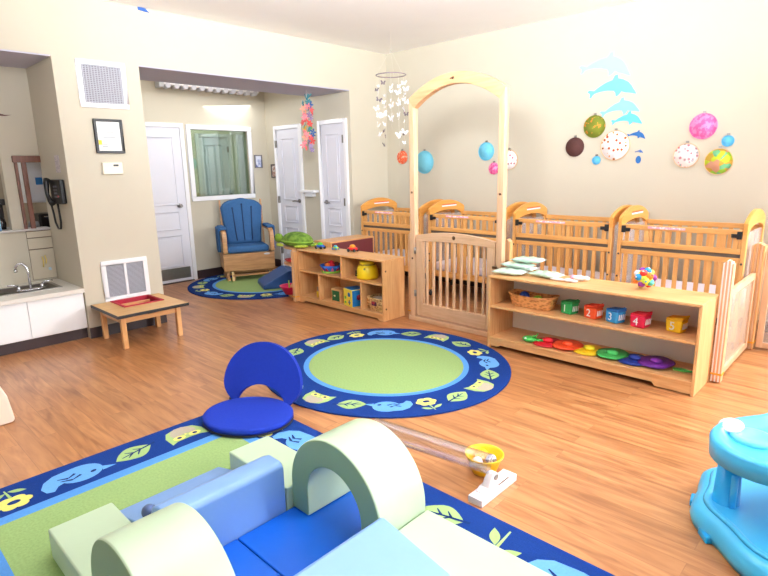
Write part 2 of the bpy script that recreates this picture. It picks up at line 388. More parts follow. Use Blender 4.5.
box(XL + .001, XL + .008, 1.867, 2.068, 1.682, 1.935).build('paper', mat('white_paper', (238, 238, 236), .6), t, True)
q = MB()
for z, a, b in ((1.845, 1.93, 2.01), (1.80, 1.915, 2.025), (1.74, 1.90, 1.95), (1.72, 1.90, 1.95), (1.905, 1.885, 1.93)): q.box(XL + .008, XL + .009, a, b, z - .003, z + .003)
q.build('printed_lines', mat('grey_ink', (120, 130, 140), .6), t, True)
box(XL + .008, XL + .009, 1.872, 1.90, 1.735, 1.775).build('yellow_seal', mat('yellow_note', (250, 214, 60), .6), t, True)
t = thing('thermostat', 'small cream wall thermostat below the black-framed certificate', 'thermostat', (XL, 1.96, 1.475))
box(XL, XL + .03, 1.873, 2.047, 1.475, 1.58).build('housing', mat('cream_plastic', (236, 230, 212), .5), t, True, bevel=.006)
box(XL + .03, XL + .032, 1.965, 2.01, 1.545, 1.562).build('display', dark_g, t, True)
# blue hanging decoration at the top of the wall
q = MB(); q.prism([(2.355, 2.949), (2.357, 2.925), (2.392, 2.922), (2.425, 2.918), (2.462, 2.918), (2.44, 2.933), (2.425, 2.949)], XL, XL + .006, 'yz')
tag(q.build('whale_tail_decal', mat('mid_blue_decal', (40, 92, 170), .5, .04, 30)), 'mid-blue tail-shaped wall decal at the very top of the left wall', 'wall decal')
# alcove fixture
t = thing('wall_light_fixture', 'long white light fixture with scalloped lower edge high above the interior window', 'light fixture', (XW, 4.0, 2.53))
box(XW, XW + .12, 3.36, 4.78, 2.575, 2.68).build('housing', white_m, t, True, bevel=.006)
q = MB()
for i in range(12): q.tube([(XW + .02, 3.42 + .118 * i, 2.57), (XW + .125, 3.42 + .118 * i, 2.57)], .034, 14)
q.build('scalloped_diffuser', mat('grey_white_diffuser', (206, 206, 216), .4), t, True)
box(XW, XW + .13, 3.30, 3.36, 2.54, 2.69).build('end_cap', mat('grey_cap', (186, 188, 192), .5), t, True, bevel=.004)
# small pictures in the alcove
def picture(name, label, y0, y1, z0, z1, frc, pic):
    t = thing(name, label, 'picture frame', (XW, (y0 + y1) / 2, z0))
    f = .015; q = MB(); q.box(XW, XW + .02, y0, y1, z0, z0 + f).box(XW, XW + .02, y0, y1, z1 - f, z1).box(XW, XW + .02, y0, y0 + f, z0 + f, z1 - f).box(XW, XW + .02, y1 - f, y1, z0 + f, z1 - f)
    q.build('frame', frc, t, True); box(XW + .001, XW + .01, y0 + f, y1 - f, z0 + f, z1 - f).build('photo', pic, t, True)
    return t
picture('small_picture', 'small grey-framed picture with a blue patch right beside the interior window', 4.70, 4.83, 1.52, 1.71, mat('pewter_frame', (120, 118, 126), .4), ramp_mat('blue_photo', [(.45, (214, 220, 236)), (.55, (60, 90, 170))], 9, 'noise'))
t = thing('small_picture', 'tiny dark-framed photo on the side wall just left of the far white door', 'picture frame', (-6.995, YA, 1.37))
q = MB(); q.box(-7.06, -6.935, YA - .02, YA, 1.37, 1.387).box(-7.06, -6.935, YA - .02, YA, 1.553, 1.57).box(-7.06, -7.045, YA - .02, YA, 1.387, 1.553).box(-6.95, -6.935, YA - .02, YA, 1.387, 1.553)
q.build('frame', mat('dark_photo_frame', (84, 76, 80), .5), t, True)
box(-7.045, -6.95, YA - .01, YA, 1.387, 1.553).build('photo', ramp_mat('mixed_photo', [(.4, (210, 200, 190)), (.5, (150, 90, 70)), (.6, (230, 226, 220))], 14, 'noise'), t, True)
t = thing('wall_ledge', 'small white ledge shelf on the wall between the two closet doors', 'shelf', (-6.13, YA, 1.15))
box(-6.28, -5.97, YA - .10, YA, 1.165, 1.20).build('ledge', white_m, t, True, bevel=.004); box(-6.20, -6.05, YA - .07, YA, 1.11, 1.165).build('bracket', white_m, t, True)

# ================================================================ KITCHEN NICHE
cx0, cx1 = XN, -5.33
t = thing('sink_cabinet', 'low white laminate cabinet under the sink counter in the left niche', 'cabinet', ((cx0 + cx1) / 2, .62, 0))
MB().box(cx0 + .002, cx1, -.33, 1.586, .10, .44).build('body', mat('white_laminate', (246, 249, 252), .35), t, True)
for a, b in ((.664, 1.132), (1.140, 1.580), (.19, .656), (-.30, .182)):
    box(cx1, cx1 + .018, a, b, .108, .432).build('cabinet_door', mat('white_laminate', (226, 226, 232), .35), t, True, bevel=.002)
t = thing('countertop', 'cream laminate counter with rounded front edge holding the steel sink', 'countertop', (-5.7, .62, .44))
q = MB(); X0, X1 = XN + .002, XL + .012; sx0, sx1, sy0, sy1 = -5.86, -5.52, .95, 1.47
q.box(X0, sx0, -.33, 1.586, .44, .475).box(sx1, X1, -.33, 1.586, .44, .475).box(sx0, sx1, sy1, 1.586, .44, .475).box(sx0, sx1, -.33, sy0, .44, .475)
q.build('slab', mat('cream_laminate', (226, 222, 214), .3), t, True)
t = thing('sink', 'shallow stainless steel sink basin set into the counter', 'sink', (-5.69, 1.21, .44))
q = MB(); q.ring([(sx0 - .01, sy0 - .01), (sx1 + .01, sy0 - .01), (sx1 + .01, sy1 + .01), (sx0 - .01, sy1 + .01)], [(sx0 + .02, sy0 + .02), (sx1 - .02, sy0 + .02), (sx1 - .02, sy1 - .02), (sx0 + .02, sy1 - .02)], .4752, .480, 'xy')
q.build('rim', steel, t, True)
q = MB(); q.add([(sx0 + .02, sy0 + .02, .478), (sx1 - .02, sy0 + .02, .478), (sx1 - .02, sy1 - .02, .478), (sx0 + .02, sy1 - .02, .478), (sx0 + .05, sy0 + .05, .445), (sx1 - .05, sy0 + .05, .445), (sx1 - .05, sy1 - .05, .445), (sx0 + .05, sy1 - .05, .445)],
               [(0, 1, 5, 4), (1, 2, 6, 5), (2, 3, 7, 6), (3, 0, 4, 7), (4, 5, 6, 7)])
q.build('basin', mat('dark_steel_basin', (112, 108, 104), .3, .05, 30, .5, .9), t, True)
t = thing('faucet', 'chrome gooseneck faucet with two lever handles at the sink front', 'faucet', (-5.60, 1.25, .48))
fx, fy = -5.56, 1.24
MB().ell((fx, fy, .491), .032, .12, .010).build('base_plate', chrome, t, True)
MB().tube([(fx, fy, .48), (fx, fy, .62), (fx, fy - .008, .69), (fx - .012, fy - .035, .725), (fx - .03, fy - .065, .72), (fx - .04, fy - .083, .695), (fx - .042, fy - .085, .67)], .011, 12).lathe([(.015, 0), (.015, -.02)], (fx - .042, fy - .085, .672), 12).build('spout', chrome, t, True)
for s in (-1, 1): MB().tube([(fx, fy + s * .09, .485), (fx, fy + s * .09, .53)], .014, 12).tube([(fx, fy + s * .09, .53), (fx + .01, fy + s * .13, .545), (fx + .012, fy + s * .175, .55)], .008, 10).build('lever_handle', chrome, t, True)
# drawers fronts right of the ledge, with yellow latch
t = thing('base_cabinet', 'cream drawer fronts under the pass-through ledge behind the faucet', 'drawers', (XN, 1.48, .48))
wm2 = mat('cream_drawer_paint', (200, 190, 170), .6)
box(XN + .002, XN + .006, 1.376, 1.585, .49, .965).build('body', mat('drawer_gap_brown', (120, 104, 92), .7), t, True)
for a, b in ((.90, .957), (.79, .892), (.495, .78)): box(XN + .006, XN + .016, 1.378, 1.583, a, b).build('drawer_front', wm2, t, True, bevel=.002)
q = MB(); q.tube([(XN + .022, 1.475, .71), (XN + .03, 1.48, .66), (XN + .022, 1.475, .61)], .006).tube([(XN + .022, 1.50, .72), (XN + .03, 1.505, .68), (XN + .022, 1.50, .64)], .006)
q.build('yellow_latch', mat('pale_yellow_latch', (226, 204, 120), .5), t, True)
tag(box(XN + .017, XN + .05, 1.515, 1.535, .575, .60).build('soap_tag', mat('pale_blue_tag', (190, 214, 236), .4), bevel=.004), 'tiny pale blue tag hanging on the drawers above the counter', 'tag')
# wooden framed opening and kitchen beyond
t = thing('service_hatch', 'dark brown wooden frame of the pass-through opening in the niche', 'frame', (XN, 1.48, .985))
q = MB(); q.box(XN + .001, XN + .03, 1.36, 1.586, 1.60, 1.66).build('frame_header', brown_w, t, True, bevel=.003)
MB().box(XN + .001, XN + .025, 1.37, 1.395, .986, 1.60).build('frame_post', brown_w, t, True, bevel=.003)
MB().box(XN + .001, XN + .025, 1.425, 1.465, .986, 1.60).build('frame_post', brown_w, t, True, bevel=.003)
t = thing('upper_cabinet', 'white wall cabinet with a blue sticker seen through the brown frame', 'cabinet', (-6.35, 1.75, 1.20))
box(-6.52, -6.25, 1.49, 2.05, 1.215, 1.70).build('body', white_m, t, True); box(-6.25, -6.232, 1.50, 2.04, 1.225, 1.69).build('cabinet_door', mat('cool_white_door', (222, 226, 236), .4), t, True, bevel=.003)
box(-6.232, -6.230, 1.575, 1.635, 1.39, 1.46).build('blue_sticker', mat('blue_sticker', (40, 120, 190), .5), t, True)
t = thing('kitchen_counter', 'grey kitchen base counter standing in the room behind the pass-through', 'counter', (-6.6, 1.3, 0))
box(-6.9, -6.18, .3, 2.1, 0, .92).build('body', mat('grey_counter_body', (150, 146, 140), .6), t, True); box(-6.92, -6.16, .28, 2.11, .92, .95).build('worktop', mat('grey_worktop', (120, 118, 120), .4), t, True)
t = thing('toaster_oven', 'black toaster oven on the kitchen counter under the white wall cabinet', 'toaster oven', (-6.4, 1.72, .95))
box(-6.55, -6.25, 1.56, 1.95, .96, 1.10).build('body', black_p, t, True, bevel=.01); box(-6.25, -6.245, 1.58, 1.84, .975, 1.085).build('glass_door', mat('oven_glass', (30, 30, 36), .1), t, True); 
MB().tube([(-6.235, 1.60, 1.075), (-6.235, 1.82, 1.075)], .006).build('door_handle', chrome, t, True)
tag(MB().lathe([(.0, 0), (.045, 0), (.05, .05), (.04, .09), (.0, .09)], (-6.22, 1.50, .95)).build('glass_bowl', mat('cloudy_glass', (200, 205, 210), .15, 0, 8, .5, 0, 0, 200, .5)), 'small cloudy glass jar beside the black toaster oven', 'jar')
t = thing('coffee_maker', 'tall black appliance in the dark left pass-through opening on the ledge', 'coffee maker', (-6.25, 1.22, .95))
box(-6.33, -6.18, 1.19, 1.28, .95, .985).build('base', black_p, t, True, bevel=.005)
box(-6.33, -6.27, 1.19, 1.28, .985, 1.27).build('body', black_p, t, True, bevel=.008); box(-6.33, -6.18, 1.185, 1.285, 1.21, 1.27).build('brew_head', black_p, t, True, bevel=.008)
MB().lathe([(.0, 0), (.035, 0), (.04, .05), (.03, .11), (.0, .11)], (-6.22, 1.235, .985)).build('carafe', mat('dark_glass', (40, 36, 36), .1), t, True)
t = thing('spray_bottle', 'blue and white plastic bottle standing on the ledge at the left edge', 'bottle', (-6.07, 1.155, .985))
MB().lathe([(0, 0), (.035, 0), (.036, .09), (.030, .12), (.012, .14), (.012, .15), (0, .15)], (-6.07, 1.165, .985)).build('body', mat('light_blue_bottle', (150, 200, 240), .3), t, True)
MB().lathe([(0, .15), (.016, .15), (.016, .18), (0, .18)], (-6.07, 1.165, .985)).build('cap', mat('blue_cap', (40, 120, 200), .4), t, True)
tag(MB().prism([(1.30, 2.035), (1.36, 2.02), (1.415, 2.022), (1.36, 2.01), (1.30, 2.012), (1.24, 2.00), (1.24, 2.02)], XN + .001, XN + .012, 'yz').build('wall_hook', mat('dark_red_brown', (96, 50, 50), .5)), 'thin dark brown pointer decoration on the niche back wall at the left edge', 'wall decoration')
# phone on niche side wall (faces -y)
PY = 1.588
t = thing('wall_phone', 'black wall telephone with coiled cord on the side of the niche', 'telephone', (-5.66, PY, 1.22))
box(-5.69, -5.40, PY - .045, PY - .001, 1.225, 1.44).build('base', black_p, t, True, bevel=.012)
MB().tube([(-5.68, PY - .06, 1.44), (-5.66, PY - .075, 1.41), (-5.66, PY - .08, 1.31), (-5.64, PY - .07, 1.255), (-5.61, PY - .06, 1.225)], .022, 12, rs=[.028, .024, .016, .022, .028]).build('handset', black_p, t, True)
q = MB()
for i in range(4):
    for j in range(3): q.box(-5.58 + j * .035, -5.56 + j * .035, PY - .05, PY - .045, 1.28 + i * .03, 1.297 + i * .03)
q.build('keypad', mat('keypad_grey', (90, 90, 96), .5), t, True)
box(-5.50, -5.46, PY - .049, PY - .045, 1.285, 1.30).build('red_light', mat('red_indicator', (190, 60, 50), .4), t, True)
MB().tube([(-5.74, PY - .04, 1.23), (-5.74, PY - .03, 1.14), (-5.72, PY - .03, 1.05), (-5.66, PY - .03, .995), (-5.59, PY - .03, 1.0), (-5.56, PY - .03, 1.06), (-5.57, PY - .03, 1.15), (-5.58, PY - .03, 1.23)], .009, 10).build('cord', black_p, t, True)
tag(box(-5.58, -5.46, PY - .004, PY - .001, 1.50, 1.65).build('paper_notice', ramp_mat('faint_notice', [(.45, (206, 196, 196)), (.6, (176, 168, 176))], 30, 'noise', .6, (1, 1, 4))), 'faint grey paper notice taped to the niche wall above the phone', 'notice')

# ================================================================ RUGS with woven motifs
NAVY, BAND, GREEN, MBLUE, MGREEN, MYEL, MTAN, MDARK = range(8)
rug_mats = [mat('navy_carpet', (20, 50, 116), .95, .10, 120, .1, 0, .3, 700), mat('sky_blue_carpet', (86, 146, 214), .95, .08, 120, .1, 0, .3, 700),
            mat('grass_green_carpet', (144, 170, 108), .95, .10, 90, .1, 0, .3, 700), mat('motif_blue_carpet', (104, 162, 226), .95, .05, 90, .1),
            mat('motif_green_carpet', (158, 186, 118), .95, .05, 90, .1), mat('motif_yellow_carpet', (232, 222, 120), .95, .05, 90, .1),
            mat('motif_tan_carpet', (178, 166, 146), .95, .05, 90, .1), mat('motif_dark_carpet', (20, 44, 96), .95, .05, 90, .1)]
def motif(mb, kind, x, y, up, s, z):
    """up = angle of the direction towards the rug centre; s = size of the motif"""
    ux, uy = math.cos(up), math.sin(up); rx, ry = uy, -ux
    def put(pts, mi, lv):
        vs = [(x + (rx * u + ux * v) * s, y + (ry * u + uy * v) * s, z + lv * .0007) for u, v in pts]
        c = (sum(p[0] for p in vs) / len(vs), sum(p[1] for p in vs) / len(vs), z + lv * .0007)
        n = len(vs); mb.add(vs + [c], [(i, (i + 1) % n, n) for i in range(n)], mi)
    def el(cu, cv, a, b, mi, lv, rot=0, n=20):
        put([(cu + a * math.cos(t) * math.cos(rot) - b * math.sin(t) * math.sin(rot), cv + a * math.cos(t) * math.sin(rot) + b * math.sin(t) * math.cos(rot)) for t in [2 * PI * i / n for i in range(n)]], mi, lv)
    def leaf(cu, cv, L, w_, rot, mi, lv, n=10):
        p = [(-L + 2 * L * i / n, w_ * math.sin(PI * i / n)) for i in range(n + 1)] + [(L - 2 * L * i / n, -w_ * math.sin(PI * i / n)) for i in range(1, n)]
        put([(cu + a * math.cos(rot) - b * math.sin(rot), cv + a * math.sin(rot) + b * math.cos(rot)) for a, b in p], mi, lv)
    def bar(u0, v0, u1, v1, t, mi, lv):
        d = math.hypot(u1 - u0, v1 - v0); a, b = -(v1 - v0) / d * t, (u1 - u0) / d * t
        put([(u0 + a, v0 + b), (u0 - a, v0 - b), (u1 - a * .4, v1 - b * .4), (u1 + a * .4, v1 + b * .4)], mi, lv)
    if kind == 'bird':
        el(-.06, .0, .32, .27, MBLUE, 1)
        put([(-.34, .16), (-.56, .14), (-.37, .02)], MBLUE, 2)
        put([(.0, .25), (.22, .12), (.32, .16), (.40, .28), (.50, .24), (.54, .08), (.46, -.10), (.30, -.22), (.0, -.26)], MBLUE, 3)
        el(-.22, .08, .05, .035, MDARK, 4, .4)
        for a, b, c, d in ((-.04, .05, .10, .12), (.10, .12, .26, .05), (.02, -.05, .14, .03), (.14, .03, .28, -.04)): bar(a, b, c, d, .026, MDARK, 4)
    elif kind == 'owl':
        put([(-.40, .30), (-.26, .22), (0, .20), (.26, .22), (.40, .30), (.40, -.05), (.30, -.27), (.12, -.34), (-.12, -.34), (-.30, -.27), (-.40, -.05)], MGREEN, 1)
        put([(-.24, .02), (0, -.02), (.24, .02), (.28, -.12), (.20, -.28), (.08, -.36), (-.08, -.36), (-.20, -.28), (-.28, -.12)], MTAN, 2)
        for s_ in (-1, 1): el(s_ * .17, .10, .13, .09, MYEL, 3); el(s_ * .17, .10, .05, .045, MDARK, 4)
        put([(-.04, .06), (.04, .06), (0, -.02)], MYEL, 4)
    elif kind == 'leaf':
        leaf(0, 0, .38, .27, .25, MGREEN, 1); leaf(.1, .03, .30, .22, .25, MGREEN, 2); bar(-.46, -.12, .26, .07, .030, MDARK, 3)
        for u, v, a, b in ((-.12, -.03, -.02, .14), (.04, .01, .16, .14), (-.16, -.04, -.02, -.14), (.02, .0, .16, -.09)): bar(u, v, a, b, .024, MDARK, 3)
    elif kind == 'sprout':
        bar(0, .45, .05, -.3, .035, MGREEN, 1); leaf(.17, -.05, .20, .08, -1.0, MGREEN, 2); leaf(-.18, .15, .2, .08, .8, MGREEN, 2)
    else:
        for i in range(6): el(.16 * math.cos(i * PI / 3), .12 + .13 * math.sin(i * PI / 3), .12, .10, MYEL, 1)
        el(0, .12, .20, .17, MYEL, 2); el(0, .12, .10, .065, MDARK, 3)
        bar(0, -.02, .04, -.40, .028, MGREEN, 1); leaf(.18, -.22, .16, .055, .5, MGREEN, 2); leaf(-.13, -.26, .15, .055, -.5, MGREEN, 2)
def slab(mb, pts, z0, z1, mi):
    n = len(pts); vs = [(a, b, z0) for a, b in pts] + [(a, b, z1) for a, b in pts]
    mb.add(vs, [(i, (i + 1) % n, n + (i + 1) % n, n + i) for i in range(n)] + [tuple(range(n))[::-1], tuple(range(n, 2 * n))], mi)
def disc_pts(cx, cy, r, n=96, ry=None): return [(cx + r * math.cos(2 * PI * i / n), cy + (ry or r) * math.sin(2 * PI * i / n)) for i in range(n)]
# rectangular rug
RX0, RX1, RY0, RY1 = -2.985, -.24, -.045, 1.802
q = MB(); slab(q, [(RX0, RY0), (RX1, RY0), (RX1, RY1), (RX0, RY1)], .0005, .010, NAVY)
bd = .278
slab(q, [(RX0 + bd, RY0 + bd), (RX1 - bd, RY0 + bd), (RX1 - bd, RY1 - bd), (RX0 + bd, RY1 - bd)], .009, .0107, BAND)
bd = .343
slab(q, [(RX0 + bd, RY0 + bd), (RX1 - bd, RY0 + bd), (RX1 - bd, RY1 - bd), (RX0 + bd, RY1 - bd)], .0095, .0114, GREEN)
for kind, x, y, up in (('flower', -2.83, .42, 0), ('bird', -2.835, .70, 0), ('leaf', -2.84, .985, 0), ('owl', -2.835, 1.27, 0), ('leaf', -2.80, 1.53, 0), ('flower', -2.52, 1.62, -PI / 2), ('bird', -2.27, 1.66, -PI / 2),
                       ('owl', -1.92, 1.66, -PI / 2), ('flower', -1.60, 1.65, -PI / 2), ('leaf', -1.28, 1.66, -PI / 2), ('sprout', -.99, 1.68, -PI / 2), ('bird', -.70, 1.655, -PI / 2), ('leaf', -.42, 1.66, -PI / 2),
                       ('owl', -2.83, .15, 0), ('leaf', -2.6, .08, PI / 2), ('flower', -2.2, .09, PI / 2), ('bird', -1.8, .09, PI / 2), ('leaf', -1.4, .09, PI / 2), ('owl', -1.0, .09, PI / 2)):
    motif(q, kind, x, y, up, .27 if kind != 'bird' else .31, .0107)
rug = q.build('rectangular_rug', rug_mats)
tag(rug, 'rectangular navy-bordered green play rug with owls and birds under the foam climber', 'rug')
def round_rug(name, label, cx, cy, r, ri, rg, items, ms=.27, ex=.04):
    q = MB(); slab(q, disc_pts(cx, cy, r + ex, ry=r), .0005, .010, NAVY); slab(q, disc_pts(cx, cy, ri + ex, ry=ri), .009, .0107, BAND); slab(q, disc_pts(cx, cy, rg + ex, ry=rg), .0095, .0114, GREEN)
    for k, a in items:
        rr = (r + ri) / 2 + .005
        motif(q, k, cx + (rr + ex) * math.cos(a), cy + rr * math.sin(a), a + PI, ms if k != 'bird' else ms * 1.12, .0107)
    return tag(q.build(name, rug_mats), label, 'rug')
OC = (-2.76, 2.865)
pts = [('owl', -3.498, 2.76 + .08), ('leaf', -3.518, 3.003 + .05), ('flower', -3.428, 3.223), ('bird', -3.287, 3.428), ('leaf', -3.084, 3.574), ('owl', -2.84, 3.593), ('leaf', -2.589, 3.616), ('flower', -2.387, 3.519), ('bird', -2.187, 3.384),
       ('leaf', -2.034, 3.187), ('owl', -1.991, 2.962), ('leaf', -1.981, 2.706), ('flower', -2.071, 2.501), ('bird', -2.217, 2.298), ('leaf', -2.417, 2.155), ('owl', -2.66, 2.11), ('leaf', -2.93, 2.11), ('flower', -3.15, 2.22), ('bird', -3.34, 2.38), ('leaf', -3.46, 2.58)]
round_rug('round_rug', 'large round navy-bordered green rug lying in the middle of the wood floor', OC[0], OC[1], .917, .61, .57, [(k, math.atan2(y - OC[1], x - OC[0])) for k, x, y in pts], .25)
GC = (-6.17, 4.01)
kinds = ['leaf', 'owl', 'flower', 'bird']
round_rug('round_rug', 'round navy-bordered green rug under the blue glider chair in the alcove', GC[0], GC[1], .91, .60, .56, [(kinds[i % 4], 2 * PI * i / 20 + .1) for i in range(20)], .25, .06)

# ================================================================ GLIDER CHAIR (faces +x)
blue_f = mat('denim_blue_fabric', (58, 98, 146), .9, .06, 40, .15, 0, .3, 300)
t = thing('glider_chair', 'wooden glider rocking chair with blue cushions under the interior window', 'rocking chair', (-6.665, 4.15, .0145), math.radians(-24))
def G(u0, u1, v0, v1, z0, z1): return box(u0, u1, v0, v1, z0 - .0115, z1 - .0115)
# local: x forward, y sideways
for s in (-1, 1):
    # back uprights, leaning back
    m = MB(); m.prism([(-.20, .36), (-.16, .36), (-.27, 1.07), (-.31, 1.07)], s * .285 - .012, s * .285 + .012, 'xz'); m.build('back_post', oak, t, bevel=.004)
    a = MB(); a.prism([(.22, .38), (.27, .38), (.28, .56), (.25, .66), (.16, .69), (-.18, .69), (-.18, .665), (.13, .66), (.20, .62), (.23, .54)], s * .315 - .030, s * .315 + .030, 'xz'); a.build('arm', oak, t, bevel=.008)
    p = MB(); p.box(-.20, .17, s * .318 - .045, s * .318 + .045, .69, .73).prism([(-.17, .72), (.15, .72), (.13, .38), (.06, .42), (-.05, .36), (-.16, .40)], s * .372 - .016, s * .372 + .016, 'xz'); p.build('arm_pad', blue_f, t, bevel=.018, seg=3)
G(.20, .225, -.345, .345, .14, .375).build('front_panel', oak, t, bevel=.004)
for s in (-1, 1): G(-.25, .20, s * .333 - .012, s * .333 + .012, .16, .375).build('side_panel', oak, t, bevel=.004)
q = MB()
for s in (-1, 1): q.box(-.28, .22, s * .29 - .02, s * .29 + .02, .0, .035).box(-.2, -.16, s * .29 - .02, s * .29 + .02, .035, .16).box(.12, .16, s * .29 - .02, s * .29 + .02, .035, .16)
q.box(-.25, -.21, -.29, .29, .0, .035); q.build('base_frame', oak, t, bevel=.003)
q = MB(); q.box(.20, .235, -.24, .33, .055, .08).box(.15, .18, -.24, .33, .10, .12)
for s in (-.22, .30): q.box(.08, .235, s - .015, s + .015, .0, .056)
q.build('footrest_rail', oak, t, bevel=.003)
q = MB().prism([(.23, 0), (.26, 0), (.20, .12), (.18, .12)], -.25, -.22, 'xz').build('footrest_leg', mat('pale_oak', (222, 190, 130), .4), t)
q = MB(); q.ell((.229, .24, .34), .004, .045, .013); q.build('oval_badge', mat('silver_badge', (200, 200, 205), .3), t)
c = MB(); c.box(-.20, .235, -.28, .28, .372, .465); c.build('seat_cushion', blue_f, t, bevel=.035, seg=4)
# back cushion: scalloped top, three tuft lines
outl = [(-.27, .0), (.27, .0), (.30, .30), (.33, .52)] + [(.33 - .66 * (i / 16), .52 + .115 * math.sin(PI * i / 16) ** .6 + .012 * abs(math.sin(PI * 3 * i / 16))) for i in range(1, 16)] + [(-.33, .52), (-.30, .30)]
cb = MB(); n = len(outl); tilt = math.radians(-11)
def bk(u, v, d):
    return (-.15 + d * math.cos(tilt) + v * math.sin(tilt), u * .88, .455 + v * math.cos(tilt) - d * math.sin(tilt))
rings = []
for sc_, d in ((.93, -.05), (1, -.03), (1, .015), (.95, .05), (.86, .062)):
    rings.append([bk(u * sc_, .3 + (v - .3) * sc_, d) for u, v in outl])
vs = [p for r in rings for p in r]
cb.add(vs, [(i * n + k, i * n + (k + 1) % n, (i + 1) * n + (k + 1) % n, (i + 1) * n + k) for i in range(4) for k in range(n)], 0, True)
cb.add(vs, [tuple(range(n))[::-1]], 0); vs2 = rings[-1] + [bk(0, .3, .066)]; cb.add(vs2, [(i, (i + 1) % n, n) for i in range(n)], 0, True)
back = cb.build('back_cushion', blue_f, t)
q = MB()
for u, a, b in ((-.15, .04, .50), (0, .04, .55), (.15, .04, .51)):
    q.tube([bk(u * .8, a, .066), bk(u, b, .066)], .007, 8); q.ell(bk(u, b, .068), .012, .012, .012, 8, 6)
q.build('tuft_seam', mat('navy_seam', (22, 44, 84), .9), back)
# blue foam wedge beside the glider
t = MB().prism([(-.28, 0), (.28, 0), (.28, .04), (.22, .17), (.06, .215), (-.27, .05)], -.24, .24, 'xz').build('foam_wedge', mat('royal_blue_vinyl_dull', (38, 78, 138), .5, .05, 20), bevel=.012)
t.location = (-5.83, 4.12, .0145); t.rotation_euler = (0, 0, math.radians(65.8))
tag(t, 'blue foam wedge lying on the alcove rug beside the glider', 'foam wedge')

# ================================================================ SENSORY TABLE
t = thing('sensory_table', 'low wooden table with black edge and red recessed tray by the left wall', 'table', (-4.955, 1.93, 0))
tx0, tx1, ty0, ty1, tz = -5.262, -4.648, 1.622, 2.242, .318
q = MB(); bx0, bx1, by0, by1 = -5.235, -4.925, 1.79, 2.13
q = MB(); q.box(tx0, bx0, ty0, ty1, tz - .026, tz).box(bx1, tx1, ty0, ty1, tz - .026, tz).box(bx0, bx1, ty0, by0, tz - .026, tz).box(bx0, bx1, by1, ty1, tz - .026, tz)
q.build('tabletop', wood('table_laminate', (222, 178, 116), (204, 156, 98), 'y'), t, True)
q = MB(); o_ = [(tx0 - .006, ty0 - .006), (tx1 + .006, ty0 - .006), (tx1 + .006, ty1 + .006), (tx0 - .006, ty1 + .006)]; i_ = [(tx0, ty0), (tx1, ty0), (tx1, ty1), (tx0, ty1)]
q.ring(o_, i_, tz - .028, tz - .001, 'xy'); q.build('edge_band', black_p, t, True, bevel=.003)
red_v = mat('crimson_plastic', (168, 20, 48), .65, .03, 20)
q = MB(); q.ring([(bx0 - .012, by0 - .012), (bx1 + .012, by0 - .012), (bx1 + .012, by1 + .012), (bx0 - .012, by1 + .012)], [(bx0 + .012, by0 + .012), (bx1 - .012, by0 + .012), (bx1 - .012, by1 - .012), (bx0 + .012, by1 - .012)], tz - .02, tz + .008, 'xy')
q.box(bx0, bx1, by0, by1, tz - .055, tz - .05).ring([(bx0, by0), (bx1, by0), (bx1, by1), (bx0, by1)], [(bx0 + .01, by0 + .01), (bx1 - .01, by0 + .01), (bx1 - .01, by1 - .01), (bx0 + .01, by1 - .01)], tz - .055, tz, 'xy')
q.build('red_tray', red_v, t, True, bevel=.003)
for lx in (-5.21, -4.755):
    for ly in (1.665, 2.155): box(lx, lx + .042, ly, ly + .042, 0, tz - .027).build('leg', maple_z, t, True, bevel=.005)
q = MB(); q.box(-4.75, -4.73, 1.70, 2.16, .225, tz - .027).box(-5.2, -5.18, 1.70, 2.16, .225, tz - .027).box(-5.17, -4.75, 1.672, 1.69, .225, tz - .027).box(-5.17, -4.75, 2.17, 2.188, .225, tz - .027); q.build('apron', maple_y, t, True, bevel=.003)
box(-4.73, -4.722, 1.90, 1.97, .268, .284).build('latch', black_p, t, True)

# ================================================================ DIVIDED STORAGE SHELF
def storage_shelf():
    x0, x1, y0, y1, h = -4.925, -3.585, 3.712, 4.03, .61
    t = thing('divided_shelf', 'five-cubby maple toy shelf with toy cars and a turtle on top', 'shelf', ((x0 + x1) / 2, (y0 + y1) / 2, 0))
    for x in (x0, x1 - .018): box(x, x + .018, y0, y1, 0, h - .018).build('side_panel', maple_z, t, True, bevel=.003)
    box(x0, x1 + .004, y0 - .004, y1, h - .018, h).build('top', maple, t, True, bevel=.004)
    box(x0 + .018, x1 - .018, y0 + .004, y1 - .008, .355, .373).build('middle_shelf', maple, t, True, bevel=.002)
    box(x0 + .018, x1 - .018, y0 + .004, y1 - .008, .055, .073).build('bottom_shelf', maple, t, True, bevel=.002)
    MB().prism([(x0 + .018, .055), (x0 + .018, 0), (x0 + .07, 0), (x0 + .09, .02), (x1 - .09, .02), (x1 - .07, 0), (x1 - .018, 0), (x1 - .018, .055)], y0 + .008, y0 + .024, 'xz').build('kick_rail', maple, t, True)
    box(x0 + .018, x1 - .018, y1 - .008, y1, .02, h - .018).build('back_panel', wood('maple_back', (222, 176, 118), (206, 154, 94), 'x'), t, True)
    box(-4.205, -4.187, y0 + .004, y1 - .008, .373, h - .018).build('divider', maple_z, t, True)
    for x in (-4.58, -3.915): box(x, x + .018, y0 + .004, y1 - .008, .073, .355).build('divider', maple_z, t, True)
    q = MB()
    for z in (.50, .12): q.tube([(x1, 3.75, z), (x1 + .002, 3.75, z)], .010, 10)
    q.build('screw', screw_m, t, True)
storage_shelf()
